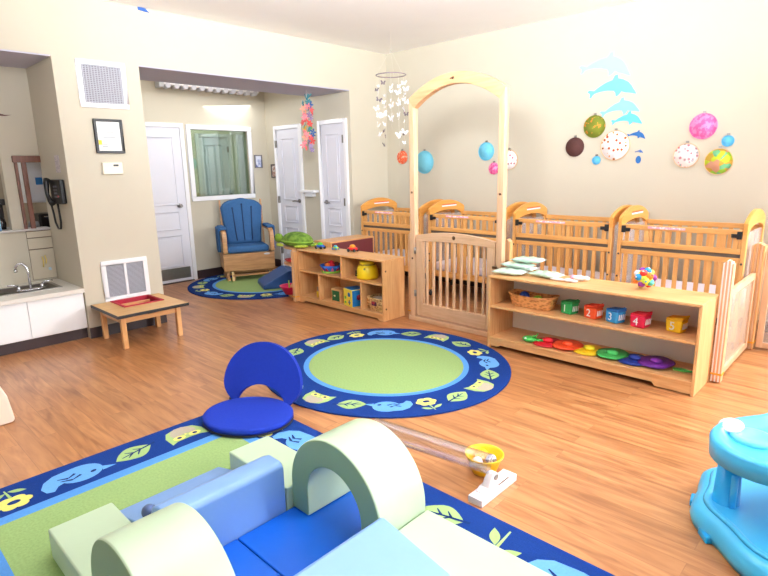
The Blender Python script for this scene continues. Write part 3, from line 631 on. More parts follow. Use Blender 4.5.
def striped_post(name, label, x, y, h, r=.030, mats_=None):
    """layered round-cornered connector post"""
    t = thing(name, label, 'post', (x, y, 0))
    n = 6
    for i in range(n):
        a = -r + 2 * r * i / n
        hh = h - .010 * abs(i - (n - 1) / 2)
        box(x + a, x + a + 2 * r / n - .0008, y - r, y + r, .004, hh).build('lamination', (mats_ or [gate_z, maple_z])[i % 2], t, True, bevel=.003)
    MB().box(x - r - .003, x + r + .003, y - r - .003, y + r + .003, .055, .067).build('strap', mat('orange_strap', (228, 160, 40), .5), t, True)
    return t
striped_post('connector_post', 'short rounded maple post at the left end of the divided toy shelf', -4.955, 3.69, .605, .026)
# second shelf unit, back towards the room
t = thing('low_bookcase', 'maple shelf turned away showing its maroon back behind the divided shelf', 'shelf', (-4.89, 4.4, 0))
box(-5.04, -4.742, 4.06, 4.765, .642, .66).build('top', maple_y, t, True, bevel=.004)
for y in (4.06, 4.747): box(-5.04, -4.742, y, y + .018, 0, .642).build('side_panel', maple_z, t, True, bevel=.003)
box(-4.750, -4.744, 4.068, 4.747, .02, .642).build('back_panel', mat('maroon_panel', (104, 42, 48), .5, .05, 10), t, True)
for z in (.05, .32): box(-5.03, -4.752, 4.068, 4.747, z, z + .018).build('middle_shelf', maple_y, t, True)

# quarter-round open shelf at the end
t = thing('corner_shelf', 'half-round open maple shelf beyond the left end of the divided shelf', 'shelf', (-5.05, 3.88, 0))
def hr(r, z, nm='shelf_board', m=maple):
    pts_ = arc(-4.99, 3.87, r, r * .5, PI / 2, PI * 1.5, 20); MB().prism(pts_, z, z + .018, 'xy').build(nm, m, t, True, bevel=.003)
hr(.34, .592); hr(.34, .40); hr(.30, .02)
box(-5.008, -4.99, 3.725, 4.03, .0, .592).build('end_panel', maple_z, t, True)
MB().tube([(-5.15, 3.99, .04), (-5.15, 3.99, .592)], .012).build('support_rod', maple_z, t, True)
def toy(name, label, cat, loc, rz=0, group=None): return thing(name, label, cat, loc, rz, group)
t = toy('pink_bowl', 'bright pink plastic bowl on the lowest level of the half-round shelf', 'bowl', (-5.20, 3.80, .0385))
MB().lathe([(0, 0), (.07, 0), (.125, .10), (.135, .102), (.128, .095), (.075, .012), (0, .012)], (0, 0, 0), 28).build('bowl', mat('hot_pink_plastic', (222, 28, 100), .35), t)
MB().tube([(-.03, 0, .03), (-.06, .02, .15)], .008).build('lime_utensil', mat('lime_plastic', (150, 200, 60), .4), t)
MB().ell((.03, .0, .08), .03, .02, .045, 10, 8).build('wooden_spoon', maple_z, t)
t = toy('red_dish', 'red round dish on the middle level of the half-round shelf', 'dish', (-5.19, 3.85, .4185))
MB().lathe([(0, 0), (.06, 0), (.10, .03), (.10, .035), (.06, .01), (0, .01)], (0, 0, 0), 28).build('dish', mat('red_plastic', (206, 30, 40), .4), t)
t = toy('toy_pile', 'mixed red and blue toys behind the half-round shelf near the glider', 'toy', (-5.36, 4.38, .0145))
box(-.09, .09, -.10, .10, 0, .34).build('crate', mat('navy_crate', (34, 48, 92), .6), t, bevel=.01)
MB().ell((-.03, -.05, .37), .05, .04, .035).build('red_block', mat('red_plastic', (206, 30, 40), .4), t); MB().ell((.05, .04, .37), .045, .04, .03).build('white_block', white_m, t)
MB().prism(arc(0, 0, .13, .12, 0, 2 * PI, 24)[:-1], .41, .425, 'xy').build('lid_board', maple, t)
# plush turtle
t = toy('plush_turtle', 'green plush sea turtle lying on top at the left end of the shelves', 'plush toy', (-5.10, 3.86, .6118), math.radians(4)); t.scale = (1.2, 1.1, 1.2)
gr = ramp_mat('turtle_green_plush', [(.38, (74, 108, 30)), (.6, (116, 150, 54))], 22, 'noise', .95)
gl = mat('lime_plush', (124, 158, 50), .95, .1, 40)
MB().ell((0, 0, .055), .19, .12, .085, 28, 14, fn=lambda p: Vector((p.x, p.y, max(p.z, -.045)))).build('shell', gr, t)
MB().lathe([(.188, .04), (.202, .048), (.188, .058)], (0, 0, 0), 36, sy=.64).build('shell_rim', gl, t)
hd = MB().ell((-.255, -.02, .065), .055, .042, .045, 18, 12).ell((-.20, -.01, .045), .05, .03, .03, 14, 10).build('head', mat('turtle_head_green', (114, 150, 46), .95, .12, 30), t)
for s in (-1, 1): MB().ell((-.275, -.02 + s * .036, .078), .010, .006, .010, 10, 8).build('eye', black_p, hd)
for (x, y, r_, L) in ((-.12, -.13, -.6, .11), (-.12, .13, .6, .11), (.15, -.10, -2.3, .075), (.15, .10, 2.3, .075)):
    MB().ell((x, y, .018), L, .035, .014, 16, 8, mx=Matrix.Rotation(r_, 4, 'Z')).build('flipper', mat('yellow_green_plush', (156, 172, 54), .95, .12, 40), t)
MB().ell((.205, 0, .02), .03, .014, .01, 10, 8).build('tail', gl, t)
# toy cars
def car(name, label, loc, rz, c1, c2, cw, s=1):
    t = toy(name, label, 'toy car', loc, rz, 'toy vehicles on the divided shelf')
    MB().ell((0, 0, .030 * s), .058 * s, .032 * s, .020 * s, 20, 10).build('body', c1, t)
    MB().ell((-.002, 0, .050 * s), .032 * s, .025 * s, .022 * s, 18, 10).build('cabin', c2, t)
    for u in (-1, 1):
        for v in (-1, 1): MB().lathe([(0, -.008 * s), (.014 * s, -.008 * s), (.017 * s, 0), (.014 * s, .008 * s), (0, .008 * s)], (u * .034 * s, v * .028 * s, .017 * s), 16, axis='y').build('wheel', cw, t)
    return t
car('toy_car', 'blue and green toy car next to the turtle on the divided shelf', (-4.70, 3.87, .6105), .15, mat('toy_blue', (24, 84, 178), .35), mat('toy_green', (90, 186, 60), .35), black_p, 1.05)
car('toy_car', 'small turquoise and lime toy car between the blue car and red car', (-4.51, 3.93, .6105), .1, mat('toy_lime', (168, 206, 70), .35), mat('toy_turquoise', (60, 180, 200), .35), mat('toy_blue2', (50, 130, 200), .35), .72)
car('toy_car', 'red toy car with orange cabin and black wheels on the divided shelf', (-4.245, 3.94, .6105), .25, mat('toy_red', (212, 26, 34), .3), mat('toy_orange', (240, 150, 40), .3), black_p, 1.1)
# toys in cubbies
t = toy('boat_basket', 'round blue fabric bowl with red triangles full of play food, upper left cubby', 'toy bowl', (-4.50, 3.85, .3735))
MB().lathe([(0, 0), (.10, 0), (.112, .015), (.10, .02), (0, .02)], (0, 0, 0), 32).build('base', mat('lime_felt', (140, 200, 70), .9), t)
MB().lathe([(.085, .02), (.125, .085), (.118, .085), (.08, .022)], (0, 0, 0), 32, fn=lambda a, h: 1 + .03 * math.sin(8 * a)).build('bowl', mat('bright_blue_felt', (40, 96, 190), .9), t)
q = MB()
for i in range(10):
    a = 2 * PI * i / 10; c_, s_ = math.cos(a), math.sin(a)
    def rp(r, z, d): return (r * math.cos(a + d), r * math.sin(a + d), z)
    q.add([rp(.093, .024, -.22), rp(.093, .024, .22), rp(.119, .068, 0), rp(.098, .024, 0)], [(0, 3, 2), (3, 1, 2)], i % 2)
q.build('triangle_patch', [mat('red_felt', (214, 36, 52), .9), mat('pink_felt', (224, 90, 160), .9)], t)
for i in range(7): MB().ell((.055 * math.cos(i * .95) * (i > 0), .055 * math.sin(i * .95) * (i > 0), .085 + .02 * (i == 0)), .032, .028, .028, 12, 8).build('play_food', [mat('red_felt', (214, 36, 52), .9), mat('brown_felt', (110, 44, 40), .9), mat('orange_felt', (232, 110, 40), .9)][i % 3], t)
t = toy('yellow_shape_pot', 'squat yellow plastic pot toy with a face in the upper right cubby', 'toy pot', (-3.95, 3.86, .3735))
yl = mat('sunny_yellow_plastic', (240, 208, 24), .35, .03, 10)
MB().lathe([(0, 0), (.105, 0), (.116, .02), (.108, .09), (.095, .130), (.080, .145), (.076, .165), (.082, .175), (.07, .183), (0, .185)], (0, 0, 0), 36).build('body', yl, t)
MB().lathe([(.084, .141), (.087, .147), (.082, .153)], (0, 0, 0), 32).build('lid_rim', mat('olive_line', (150, 130, 30), .5), t)
MB().ell((.05, -.092, .11), .012, .008, .010, 10, 8).build('eye', black_p, t)
MB().box(-.072, -.060, -.100, -.075, .03, .085).box(-.072, -.040, -.106, -.085, .03, .042).box(-.072, -.045, -.102, -.085, .055, .066).build('side_mark', black_p, t)
t = toy('small_jar', 'small yellow jar with grey lid in the lower left cubby', 'jar', (-4.68, 3.81, .0735))
MB().lathe([(0, 0), (.03, 0), (.032, .05), (.03, .07), (0, .07)], (0, 0, 0), 24).build('jar', mat('mustard_jar', (224, 184, 50), .4), t); MB().lathe([(0, .07), (.026, .07), (.026, .115), (0, .118)], (0, 0, 0), 24).build('lid', mat('grey_lid', (120, 116, 110), .4), t)
t = toy('wooden_puzzle_box', 'small maple box with dark green door in the lower middle cubby', 'toy box', (-4.33, 3.80, .0735))
box(-.075, .075, -.05, .05, 0, .15).build('box', maple, t, bevel=.004); box(-.055, .055, -.055, -.05, .02, .13).build('green_door', mat('forest_green', (24, 88, 48), .5), t)
MB().ell((-.01, -.06, .075), .016, .006, .009, 10, 8).build('knob', mat('cream_knob', (230, 210, 170), .5), t)
t = toy('activity_cube', 'yellow and blue shape-sorting activity cube in the lower middle cubby', 'toy cube', (-4.09, 3.80, .0735), math.radians(-12))
q = MB(); q.box(-.085, .085, -.085, .085, 0, .185); cube = q.build('cube', [mat('cube_yellow', (236, 214, 70), .5)], t, bevel=.006)
box(.085, .089, -.08, .08, .008, .177).build('blue_side', mat('cube_blue', (24, 120, 190), .5), t); box(-.08, .08, -.08, .08, .185, .188).build('blue_top', mat('cube_blue', (24, 120, 190), .5), t)
q = MB(); q.lathe([(0, 0), (.024, 0), (.024, -.003), (0, -.003)], (.03, -.085, .13), 20, axis='y').lathe([(0, 0), (.018, 0), (.018, -.003), (0, -.003)], (-.045, -.085, .09), 6, mi=1, axis='y')
q.box(.01, .06, -.088, -.085, .045, .053, 0, ).box(.03, .04, -.088, -.085, .025, .075, 2).box(-.06, -.03, -.088, -.085, .03, .05, 1)
q.build('shape_hole', [mat('cube_blue', (24, 120, 190), .5), mat('toy_green', (90, 186, 60), .35), mat('dark_violet', (60, 50, 110), .5)], t)
MB().lathe([(0, 0), (.03, 0), (.03, .003), (0, .003)], (.089, .0, .10), 20, axis='x').build('red_dot', mat('dark_red_plastic', (150, 30, 60), .4), t)
def wicker(name, c1, c2, sc=90):
    return ramp_mat(name, [(.25, c2), (.6, c1)], sc, 'vor', .7, (.5, .5, 1))
def basket(name, label, loc, a, b, h, mt, grp=None, rz=0, boat=0):
    t = thing(name, label, 'basket', loc, rz)
    wl = MB(); n = 40; rows = 7
    def rim(k, f):  # rounded rectangle
        u = 2 * PI * k / n; c_, s_ = math.cos(u), math.sin(u); p = .45
        return (a * f * math.copysign(abs(c_) ** p, c_), b * f * math.copysign(abs(s_) ** p, s_))
    ring_ = []
    for i in range(rows * 2 + 1):
        fz = i / (rows * 2); f = .84 + .16 * fz + (.012 if i % 2 else 0)
        ring_.append([(rim(k, f * (1 + .012 * (1 if (k + i // 2) % 2 else -1)))[0], rim(k, f * (1 + .012 * (1 if (k + i // 2) % 2 else -1)))[1], h * fz + boat * abs(rim(k, 1)[0] / a) ** 2 * fz) for k in range(n)])
    inner = [[(x * .93, y * .9, z if i else .01) for x, y, z in r] for i, r in enumerate(ring_)][::-1]
    allr = ring_ + inner; vs = [p for r in allr for p in r]
    wl.add(vs, [(i * n + k, i * n + (k + 1) % n, (i + 1) * n + (k + 1) % n, (i + 1) * n + k) for i in range(len(allr) - 1) for k in range(n)], 0, True)
    wl.add(vs, [tuple(range(n))[::-1], tuple(range((len(allr) - 1) * n, len(allr) * n))], 0)
    wl.build('woven_body', mt, t)
    rp = [(rim(k, 1.0)[0], rim(k, 1.0)[1], h + boat * abs(rim(k, 1)[0] / a) ** 2) for k in range(n + 1)]
    MB().tube(rp, .008, 8, cap=False).build('rim', mt, t)
    return t
pale_w = wicker('pale_wicker', (222, 190, 130), (150, 110, 62), 70)
t = basket('wicker_basket', 'pale wicker basket with a plaid tag in the lower right cubby', (-3.748, 3.86, .0735), .135, .105, .125, pale_w)
MB().tube([(-.11, -.100, .085), (.11, -.100, .085)], .006).tube([(-.11, -.098, .055), (.11, -.098, .055)], .005).build('band', wicker('pale_band', (234, 206, 150), (190, 150, 96), 90), t)
MB().box(-.03, .035, -.122, -.116, .06, .10).build('plaid_tag', ramp_mat('red_plaid', [(.4, (150, 30, 50)), (.5, (60, 20, 60))], 60, 'cell', const=True), t)
MB().ell((0, 0, .10), .12, .09, .035, 20, 8).build('folded_liner', mat('grey_cloth', (150, 136, 120), .9, .1, 20), t)

# ================================================================ GATE with arch
t = thing('arched_gateway', 'tall pale wooden archway frame with two posts standing over the crib gate', 'archway', (-2.93, 3.985, 0))
gy0, gy1 = 3.955, 4.015
box(-3.445, -3.385, gy0, gy1, 0, 2.10).build('post', gate_z, t, True, bevel=.006); box(-2.485, -2.425, gy0, gy1, 0, 2.10).build('post', gate_z, t, True, bevel=.006)
oa = [(-2.935 + .512 * math.cos(a), 2.085 + .185 * math.sin(a)) for a in [PI * i / 30 for i in range(31)]]
n = 28
oa = [(-3.447 + 1.024 * i / n, 2.09 + .175 * (1 - (2 * i / n - 1) ** 2)) for i in range(n + 1)]
ia = [(-3.387 + .904 * i / n, 2.005 + .165 * (1 - (2 * i / n - 1) ** 2)) for i in range(n + 1)]
MB().ring(oa, ia, gy0 - .004, gy1 + .004, 'xz', closed=False).build('arch', wood('arch_birch', (212, 166, 124), (194, 144, 102), 'x'), t, True, bevel=.003)
box(-3.465, -2.405, gy0 - .01, gy1 + .01, 0, .045).build('sill', gate_x, t, True, bevel=.004)
q = MB(); q.lathe([(0, 0), (.012, 0), (.012, -.003), (0, -.003)], (-2.94, gy0 - .005, 2.215), 12, axis='y').box(-2.97, -2.945, gy0 - .007, gy0 - .004, 2.211, 2.219).build('maker_stamp', screw_m, t, True)
q = MB()
for x in (-3.415, -2.455):
    for z in (1.25, .62): q.lathe([(0, 0), (.010, 0), (.010, -.004), (0, -.004)], (x, gy0, z), 10, axis='y')
q.build('bolt', screw_m, t, True)
t = thing('baby_gate', 'low slatted wooden swing gate with curved top in the archway', 'gate', (-2.93, 3.985, .05))
g0, g1 = 3.962, 4.0
n = 20; bot_ = [(-3.375 + .88 * i / n, .80) for i in range(n + 1)]; top_ = [(-3.375 + .88 * i / n, .845 + .045 * (1 - (2 * i / n - 1) ** 2)) for i in range(n + 1)]
MB().ring(top_, [(x, .785 + .02 * (1 - (2 * i / n - 1) ** 2)) for i, (x, _) in enumerate(bot_)], g0, g1, 'xz', closed=False).build('top_rail', gate_x, t, True, bevel=.003)
box(-3.375, -3.295, g0, g1, .06, .79).build('stile', gate_z, t, True, bevel=.004); box(-2.575, -2.495, g0, g1, .06, .79).build('stile', gate_z, t, True, bevel=.004)
box(-3.295, -2.575, g0, g1, .06, .185).build('bottom_rail', gate_x, t, True, bevel=.004)
for i in range(9): x = -3.295 + .72 * (i + .5) / 9; box(x - .011, x + .011, g0 + .008, g1 - .008, .18, .80).build('slat', gate_z, t, True, bevel=.004)
MB().lathe([(0, 0), (.018, 0), (.018, -.002), (0, -.002)], (-2.93, g0, .85), 14, axis='y').build('oval_mark', screw_m, t, True)
for z in (.28, .70): MB().tube([(-3.38, g0 - .01, z - .03), (-3.38, g0 - .01, z + .03)], .012, 10).build('hinge', steel, t, True)
box(-2.51, -2.465, g0 - .02, g0, .62, .64).build('latch', screw_m, t, True)
striped_post('connector_post', 'short laminated post between the divided shelf and the archway', -3.512, 4.06, .857, .028)
striped_post('connector_post', 'short laminated post right of the archway behind the open shelf', -2.462, 4.125, .865, .028)

# ================================================================ CRIBS
sheet = mat('pale_lilac_sheet', (232, 226, 240), .9, .03, 30)
acry = mat('clear_acrylic_panel', (216, 206, 204), .12, 0, 8, .5, 0, 0, 200, 0, .35)
pinkl = ramp_mat('pink_white_label', [(.45, (244, 236, 240)), (.55, (236, 170, 196))], 40, 'noise')
redl = ramp_mat('red_white_label', [(.47, (214, 214, 224)), (.53, (220, 80, 50))], 1.6, 'noise')
def make_crib(x0, L, label):
    y0, y1 = 4.87, 5.53
    t = thing('crib', label, 'crib', (x0 + L / 2, (y0 + y1) / 2, 0), 0, 'cribs along the back wall')
    x1 = x0 + L
    for xe in (x0, x1 - .032):
        ep = MB()
        o_ = [(y0, .92)] + [(y0 + (y1 - y0) * i / 24, 1.01 + .092 * (math.sin(PI * i / 24) ** .75)) for i in range(25)] + [(y1, .92)]
        i_ = [(y0 + .055, .92)] + [(y0 + .055 + (y1 - y0 - .11) * i / 24, .935 + .052 * (math.sin(PI * i / 24) ** .5)) for i in range(25)] + [(y1 - .055, .92)]
        ep.ring(o_, i_, xe, xe + .032, 'yz', closed=False)
        end = ep.build('end_arch', crib_y, t, True, bevel=.003)
        for ya, yb in ((y0, y0 + .05), (y1 - .05, y1)): box(xe, xe + .032, ya, yb, .075, .925).build('end_post', crib_z, t, True, bevel=.003)
        box(xe + .004, xe + .028, y0 + .05, y1 - .05, .24, .31).build('end_rail', crib_y, t, True, bevel=.003)
        box(xe + .012, xe + .020, y0 + .05, y1 - .05, .31, .935).build('end_pane', acry, t, True)
        if xe == x0:
            q = MB(); q.box(xe + .032, xe + .0335, y0 + .22, y1 - .16, 1.025, 1.040, 0).box(xe + .032, xe + .0335, y0 + .22, y1 - .16, 1.040, 1.052, 1)
            q.build('warning_label', [mat('label_white', (226, 226, 236), .5), mat('label_red', (226, 92, 44), .5)], end, True)
        for yy in (y0 + .025, y1 - .025):
            c = MB(); c.lathe([(0, -.011), (.024, -.011), (.027, 0), (.024, .011), (0, .011)], (xe + .016, yy, .0275), 18, axis='x').tube([(xe + .016, yy, .03), (xe + .016, yy, .08)], .010)
            c.build('caster', dark_g, t, True)
    a, b = x0 + .034, x1 - .034
    # drop-side
    ds = box(a, b, y0 + .004, y0 + .030, .918, .960).build('drop_side_rail', crib_x, t, True, bevel=.004)
    box(a + .22, a + .22 + .30, y0 + .002, y0 + .004, .934, .952).build('pink_label', pinkl, ds, True)
    box(a, b, y0 + .004, y0 + .030, .772, .815).build('drop_side_lower_rail', crib_x, t, True, bevel=.004)
    box(a, b, y0 + .012, y0 + .026, .744, .772).build('slide_gap', mat('dark_gap_strip', (86, 74, 64), .6), t, True)
    box(a, b, y0 + .010, y0 + .036, .702, .744).build('front_rail', crib_x, t, True, bevel=.004)
    box(a, b, y0 + .010, y0 + .036, .245, .312).build('front_bottom_rail', crib_x, t, True, bevel=.004)
    n = 11
    for i in range(n):
        x = a + (b - a) * (i + .5) / n
        box(x - .017, x + .017, y0 + .010, y0 + .024, .813, .920).build('front_slat', crib_z, t, True)
        box(x - .017, x + .017, y0 + .016, y0 + .030, .31, .704).build('front_slat', crib_z, t, True)
        box(x - .017, x + .017, y1 - .030, y1 - .016, .31, .912).build('back_slat', crib_z, t, True)
    box(a, b, y1 - .036, y1 - .010, .910, .952).build('back_rail', crib_x, t, True, bevel=.004)
    box(a, b, y1 - .036, y1 - .010, .245, .312).build('back_bottom_rail', crib_x, t, True, bevel=.004)
    box(a + .002, b - .002, y0 + .04, y1 - .04, .285, .298).build('mattress_board', crib_x, t, True)
    m = box(a + .004, b - .004, y0 + .042, y1 - .042, .299, .40).build('mattress', sheet, t, True, bevel=.03, seg=3)
    for s_, xx in ((1, a), (-1, b)):
        c = MB(); c.box(min(xx, xx + s_ * .035), max(xx, xx + s_ * .035), y0 - .012, y0 + .003, .890, .950).box(min(xx + s_ * .03, xx + s_ * .075), max(xx + s_ * .03, xx + s_ * .075), y0 - .008, y0 + .004, .900, .930)
        c.build('latch', black_p, t, True, bevel=.003)
    q = MB()
    for xx in (a + .0, b):
        for z in (.42, .50, .70): q.lathe([(0, 0), (.009, 0), (.009, -.004), (0, -.004)], (xx - math.copysign(.016, xx - (a + b) / 2) * -1, y0, z), 10, axis='y')
    q.build('bolt', black_p, t, True)
    return t
c0 = make_crib(-5.075, 1.0, 'beech crib farthest left, between the divided shelf and the archway post')
for x0, lb in ((-3.965, 'beech crib seen through the tall archway above the low gate'), (-2.868, 'beech crib just right of the archway behind the stacked packages on the open shelf'), (-1.82, 'beech crib farthest right, beside the clear corral panel')):
    c = dup(c0, label=lb); c.location.x = x0 + .5
    if x0 == -1.82: c.scale.x = .965; c.location.x = x0 + .4825

# ================================================================ OPEN LOW SHELF
lx0, lx1, ly0, ly1 = -2.395, -.838, 3.715, 4.095
t = thing('open_shelf', 'long low maple shelf holding numbered cubes, a basket and a caterpillar', 'shelf', ((lx0 + lx1) / 2, (ly0 + ly1) / 2, 0))
for x in (lx0, lx1 - .02): box(x, x + .02, ly0, ly1, 0, .592).build('side_panel', maple_z, t, True, bevel=.003)
box(lx0, lx1, ly0 - .004, ly1, .592, .612).build('top', maple, t, True, bevel=.004)
box(lx0 + .02, lx1 - .02, ly0 + .004, ly1 - .01, .345, .363).build('middle_shelf', maple, t, True, bevel=.002)
box(lx0 + .02, lx1 - .02, ly0 + .004, ly1 - .01, .078, .096).build('bottom_shelf', maple, t, True, bevel=.002)
box(lx0 + .02, lx1 - .02, ly1 - .01, ly1 - .002, .02, .592).build('back_panel', mat('cream_back_panel', (238, 230, 212), .6), t, True)
MB().prism([(lx0 + .02, .078), (lx0 + .02, .02), (lx0 + .1, .02), (lx0 + .12, .036), (lx1 - .26, .036), (lx1 - .24, 0.01), (lx1 - .02, .01), (lx1 - .02, .078)], ly0 + .008, ly0 + .024, 'xz').build('kick_rail', maple, t, True)
q = MB()
for x in (-.95, -2.32): q.lathe([(0, -.008), (.018, -.008), (.018, .008), (0, .008)], (x, ly0 + .05, .0185), 14, axis='y')
q.build('caster', black_p, t, True)
# packages on top
pk = [mat('mint_plastic_wrap', (206, 232, 218), .25, .06, 25, .5), mat('pale_green_wrap', (190, 222, 204), .25, .06, 25, .5), mat('white_green_wrap', (226, 240, 234), .25, .04, 25, .5)]
random.seed(3)
for i, (x, y, z, r_, lb) in enumerate(((-2.28, 3.85, .622, .1, 'lowest pale green wipes package on the open shelf, front of the pile'), (-2.00, 3.925, .622, -.15, 'white wipes package lying right of the pale green pile on the open shelf'),
                                       (-2.29, 4.01, .622, .1, 'mint wipes package at the back bottom of the pile on the open shelf'), (-2.27, 3.96, .664, -.1, 'pale green wipes package resting in the middle of the pile'),
                                       (-2.19, 3.985, .710, .12, 'mint wipes package topmost on the pile at the left end of the open shelf'))):
    t = thing('wipes_package', lb, 'package', (x, y + (.035 if z < .63 and x < -2.2 and y > 4 else 0), z), r_, 'soft packages piled on the open shelf')
    m = MB(); N = 14; vs = []
    W_, D_, H_ = .122, .077, .036
    for j in range(N + 1):
        for k in range(N + 1):
            u, v = j / N * 2 - 1, k / N * 2 - 1; e = max(0, 1 - abs(u) ** 4) ** .6 * max(0, 1 - abs(v) ** 4) ** .6
            vs.append((u * W_, v * D_ * (1 + .06 * math.sin(5 * u)), .014 + e * .020 + .004 * math.sin(9 * u + 4 * v + i) * e))
    M2 = len(vs); vs += [(x_, y_, .014 - (z_ - .014) * .95 if z_ - .014 > 0 else .014) for x_, y_, z_ in vs]
    N1 = N + 1
    fs = [(j * N1 + k, (j + 1) * N1 + k, (j + 1) * N1 + k + 1, j * N1 + k + 1) for j in range(N) for k in range(N)]
    m.add(vs, fs + [tuple(M2 + q_ for q_ in reversed(f)) for f in fs], 0, True)
    m.build('wrapper', pk[i % 3], t)
    MB().ell((0, 0, .027), .045, .028, .003, 16, 6).build('opening_flap', white_m, t)
    for s in (-1, 1): MB().box(s * W_ - .008 if s < 0 else s * W_ - .002, s * W_ + .002 if s < 0 else s * W_ + .008, -D_ * .9, D_ * .9, .013, .015).build('crimped_end', pk[2], t)
def blob(name, label, cat, loc, parts):
    t = thing(name, label, cat, loc)
    for nm, c, r, m in parts: MB().ell(c, *r, 16, 10).build(nm, m, t)
    return t
blob('white_rattle', 'white hand-shaped toy lying right of the piled packages', 'toy', (-1.84, 3.85, .613), [('handle', (-.03, 0, .012), (.06, .022, .012), white_m), ('head', (.06, .0, .014), (.035, .028, .013), white_m), ('finger', (.10, .015, .011), (.028, .009, .009), white_m), ('finger', (.105, -.01, .011), (.028, .009, .009), white_m)])
blob('small_soft_toy', 'small white and pink soft toy in the middle of the open shelf top', 'toy', (-1.735, 3.95, .613), [('body', (0, 0, .020), (.06, .03, .02), white_m), ('head', (-.055, 0, .02), (.022, .025, .019), mat('soft_pink', (236, 170, 196), .8)), ('patch', (.05, 0, .022), (.025, .024, .018), mat('soft_cream', (246, 236, 226), .8))])
# bumpy ball
t = thing('bumpy_ball', 'multicoloured bumpy patchwork ball on top of the open shelf', 'ball', (-1.27, 3.95, .6925))
MB().ell((0, 0, 0), .058, .058, .058, 20, 12).build('core', mat('ball_yellow', (226, 220, 70), .6), t)
bc = [mat('ball_blue', (30, 140, 200), .6), mat('ball_purple', (130, 40, 140), .6), mat('ball_red', (220, 50, 40), .6), mat('ball_lime', (190, 214, 70), .6), mat('ball_white', (236, 232, 240), .6), mat('ball_orange', (236, 130, 40), .6), mat('ball_teal', (90, 190, 180), .6)]
for i in range(18):
    zz = 1 - 2 * (i + .5) / 18; rr = math.sqrt(1 - zz * zz); a = i * 2.39996
    d = Vector((rr * math.cos(a), rr * math.sin(a), zz)); rt_ = d.to_track_quat('Z', 'Y').to_matrix().to_4x4()
    k = MB().ell(d * .052, .025, .025, .027, 12, 8, mx=rt_).build('bump', bc[i % 7], t)
    MB().ell(d * .0745, .009, .008, .006, 10, 6, mx=rt_).build('bump_dot', bc[(i + 4) % 7], k)
# basket with balls
t = basket('wicker_basket', 'long honey-coloured wicker basket holding balls on the open shelf', (-2.085, 3.895, .3635), .195, .085, .088, wicker('honey_wicker', (224, 156, 90), (176, 108, 54), 60), boat=.018)
bx_ = MB().ell((-2.165, 3.895, .3635 + .075), .042, .042, .042, 18, 12).build('toy_ball', ramp_mat('navy_swirl_ball', [(.45, (20, 30, 90)), (.55, (50, 90, 180)), (.65, (20, 30, 90))], 20, 'noise', .4))
tag(bx_, 'navy blue ball in the left half of the honey-coloured basket', 'ball')
bx_ = MB(); 
for k in range(3): bx_.tube([Vector((-2.045 + .035 * math.cos(a), 3.89 + .035 * math.sin(a) * math.cos(k * 1.05), .3635 + .06 + .035 * math.sin(a) * math.sin(k * 1.05))) for a in [2 * PI * i / 20 for i in range(21)]], .006, 8, cap=False)
tag(bx_.build('lattice_ball', mat('lime_rubber', (140, 190, 50), .5)), 'lime green open lattice ball in the right half of the honey-coloured basket', 'ball')
# numbered cubes
nums = [('1', -1.775, 3.89, 'green', (30, 150, 76), (24, 124, 60), 'green cloth block marked 1 with a leaf-green lid'), ('2', -1.585, 3.875, 'orange', (232, 84, 34), (210, 60, 30), 'orange cloth block marked 2'),
        ('3', -1.42, 3.87, 'blue', (50, 150, 212), (36, 110, 190), 'light blue cloth block marked 3'), ('4', -1.245, 3.86, 'magenta', (220, 24, 72), (206, 26, 50), 'crimson pink cloth block marked 4'),
        ('5', -1.025, 3.90, 'yellow', (244, 196, 20), (236, 180, 20), 'yellow cloth block marked 5')]
wh = mat('white_print', (240, 240, 240), .6)
for k, (ch, x, y, cn, c1, c2, lb) in enumerate(nums):
    t = thing('numbered_cube', lb + ' on the open shelf', 'toy block', (x, y, .3635), math.radians([-18, -14, -22, -12, -10][k]), 'numbered cloth blocks on the open shelf')
    m1, m2 = mat('cube_cloth_' + cn, c1, .6, .05, 30), mat('cube_lid_' + cn, c2, .6, .05, 30)
    s = .056; h = .098
    MB().prism([(-s * .86, 0), (s * .86, 0), (s, h * .85), (-s, h * .85)], -s * .8, s * .8, 'xz').build('block', m1, t, bevel=.010, seg=3)
    l_ = MB(); l_.prism([(-s * 1.05, h * .84), (s * 1.0, h * .84 + .0), (s * 1.1, h * 1.12), (-s * .9, h * .98)], -s * .75, s * .8, 'xz'); l_.build('lid_flap', m2, t, bevel=.006)
    MB().tube([(s * .6, 0, h * 1.03), (s * 1.1, .01, h * 1.15), (s * 1.35, .0, h * 1.22)], .006, 8).build('loop_tag', m2, t)
    q = MB(); text_mb(ch, .078, q, Matrix.Translation((-.008, -s * .8 - .0016, h * .42)) @ Matrix.Rotation(PI / 2, 4, 'X'), .0015); q.build('number', wh, t)
    q = MB(); 
    for j in range(4): q.box(s * .92 - .001, s * .95 + .002, -s * .45 + j * .018, -s * .45 + j * .018 + .008, .025, .065)
    q.build('side_print', wh, t)
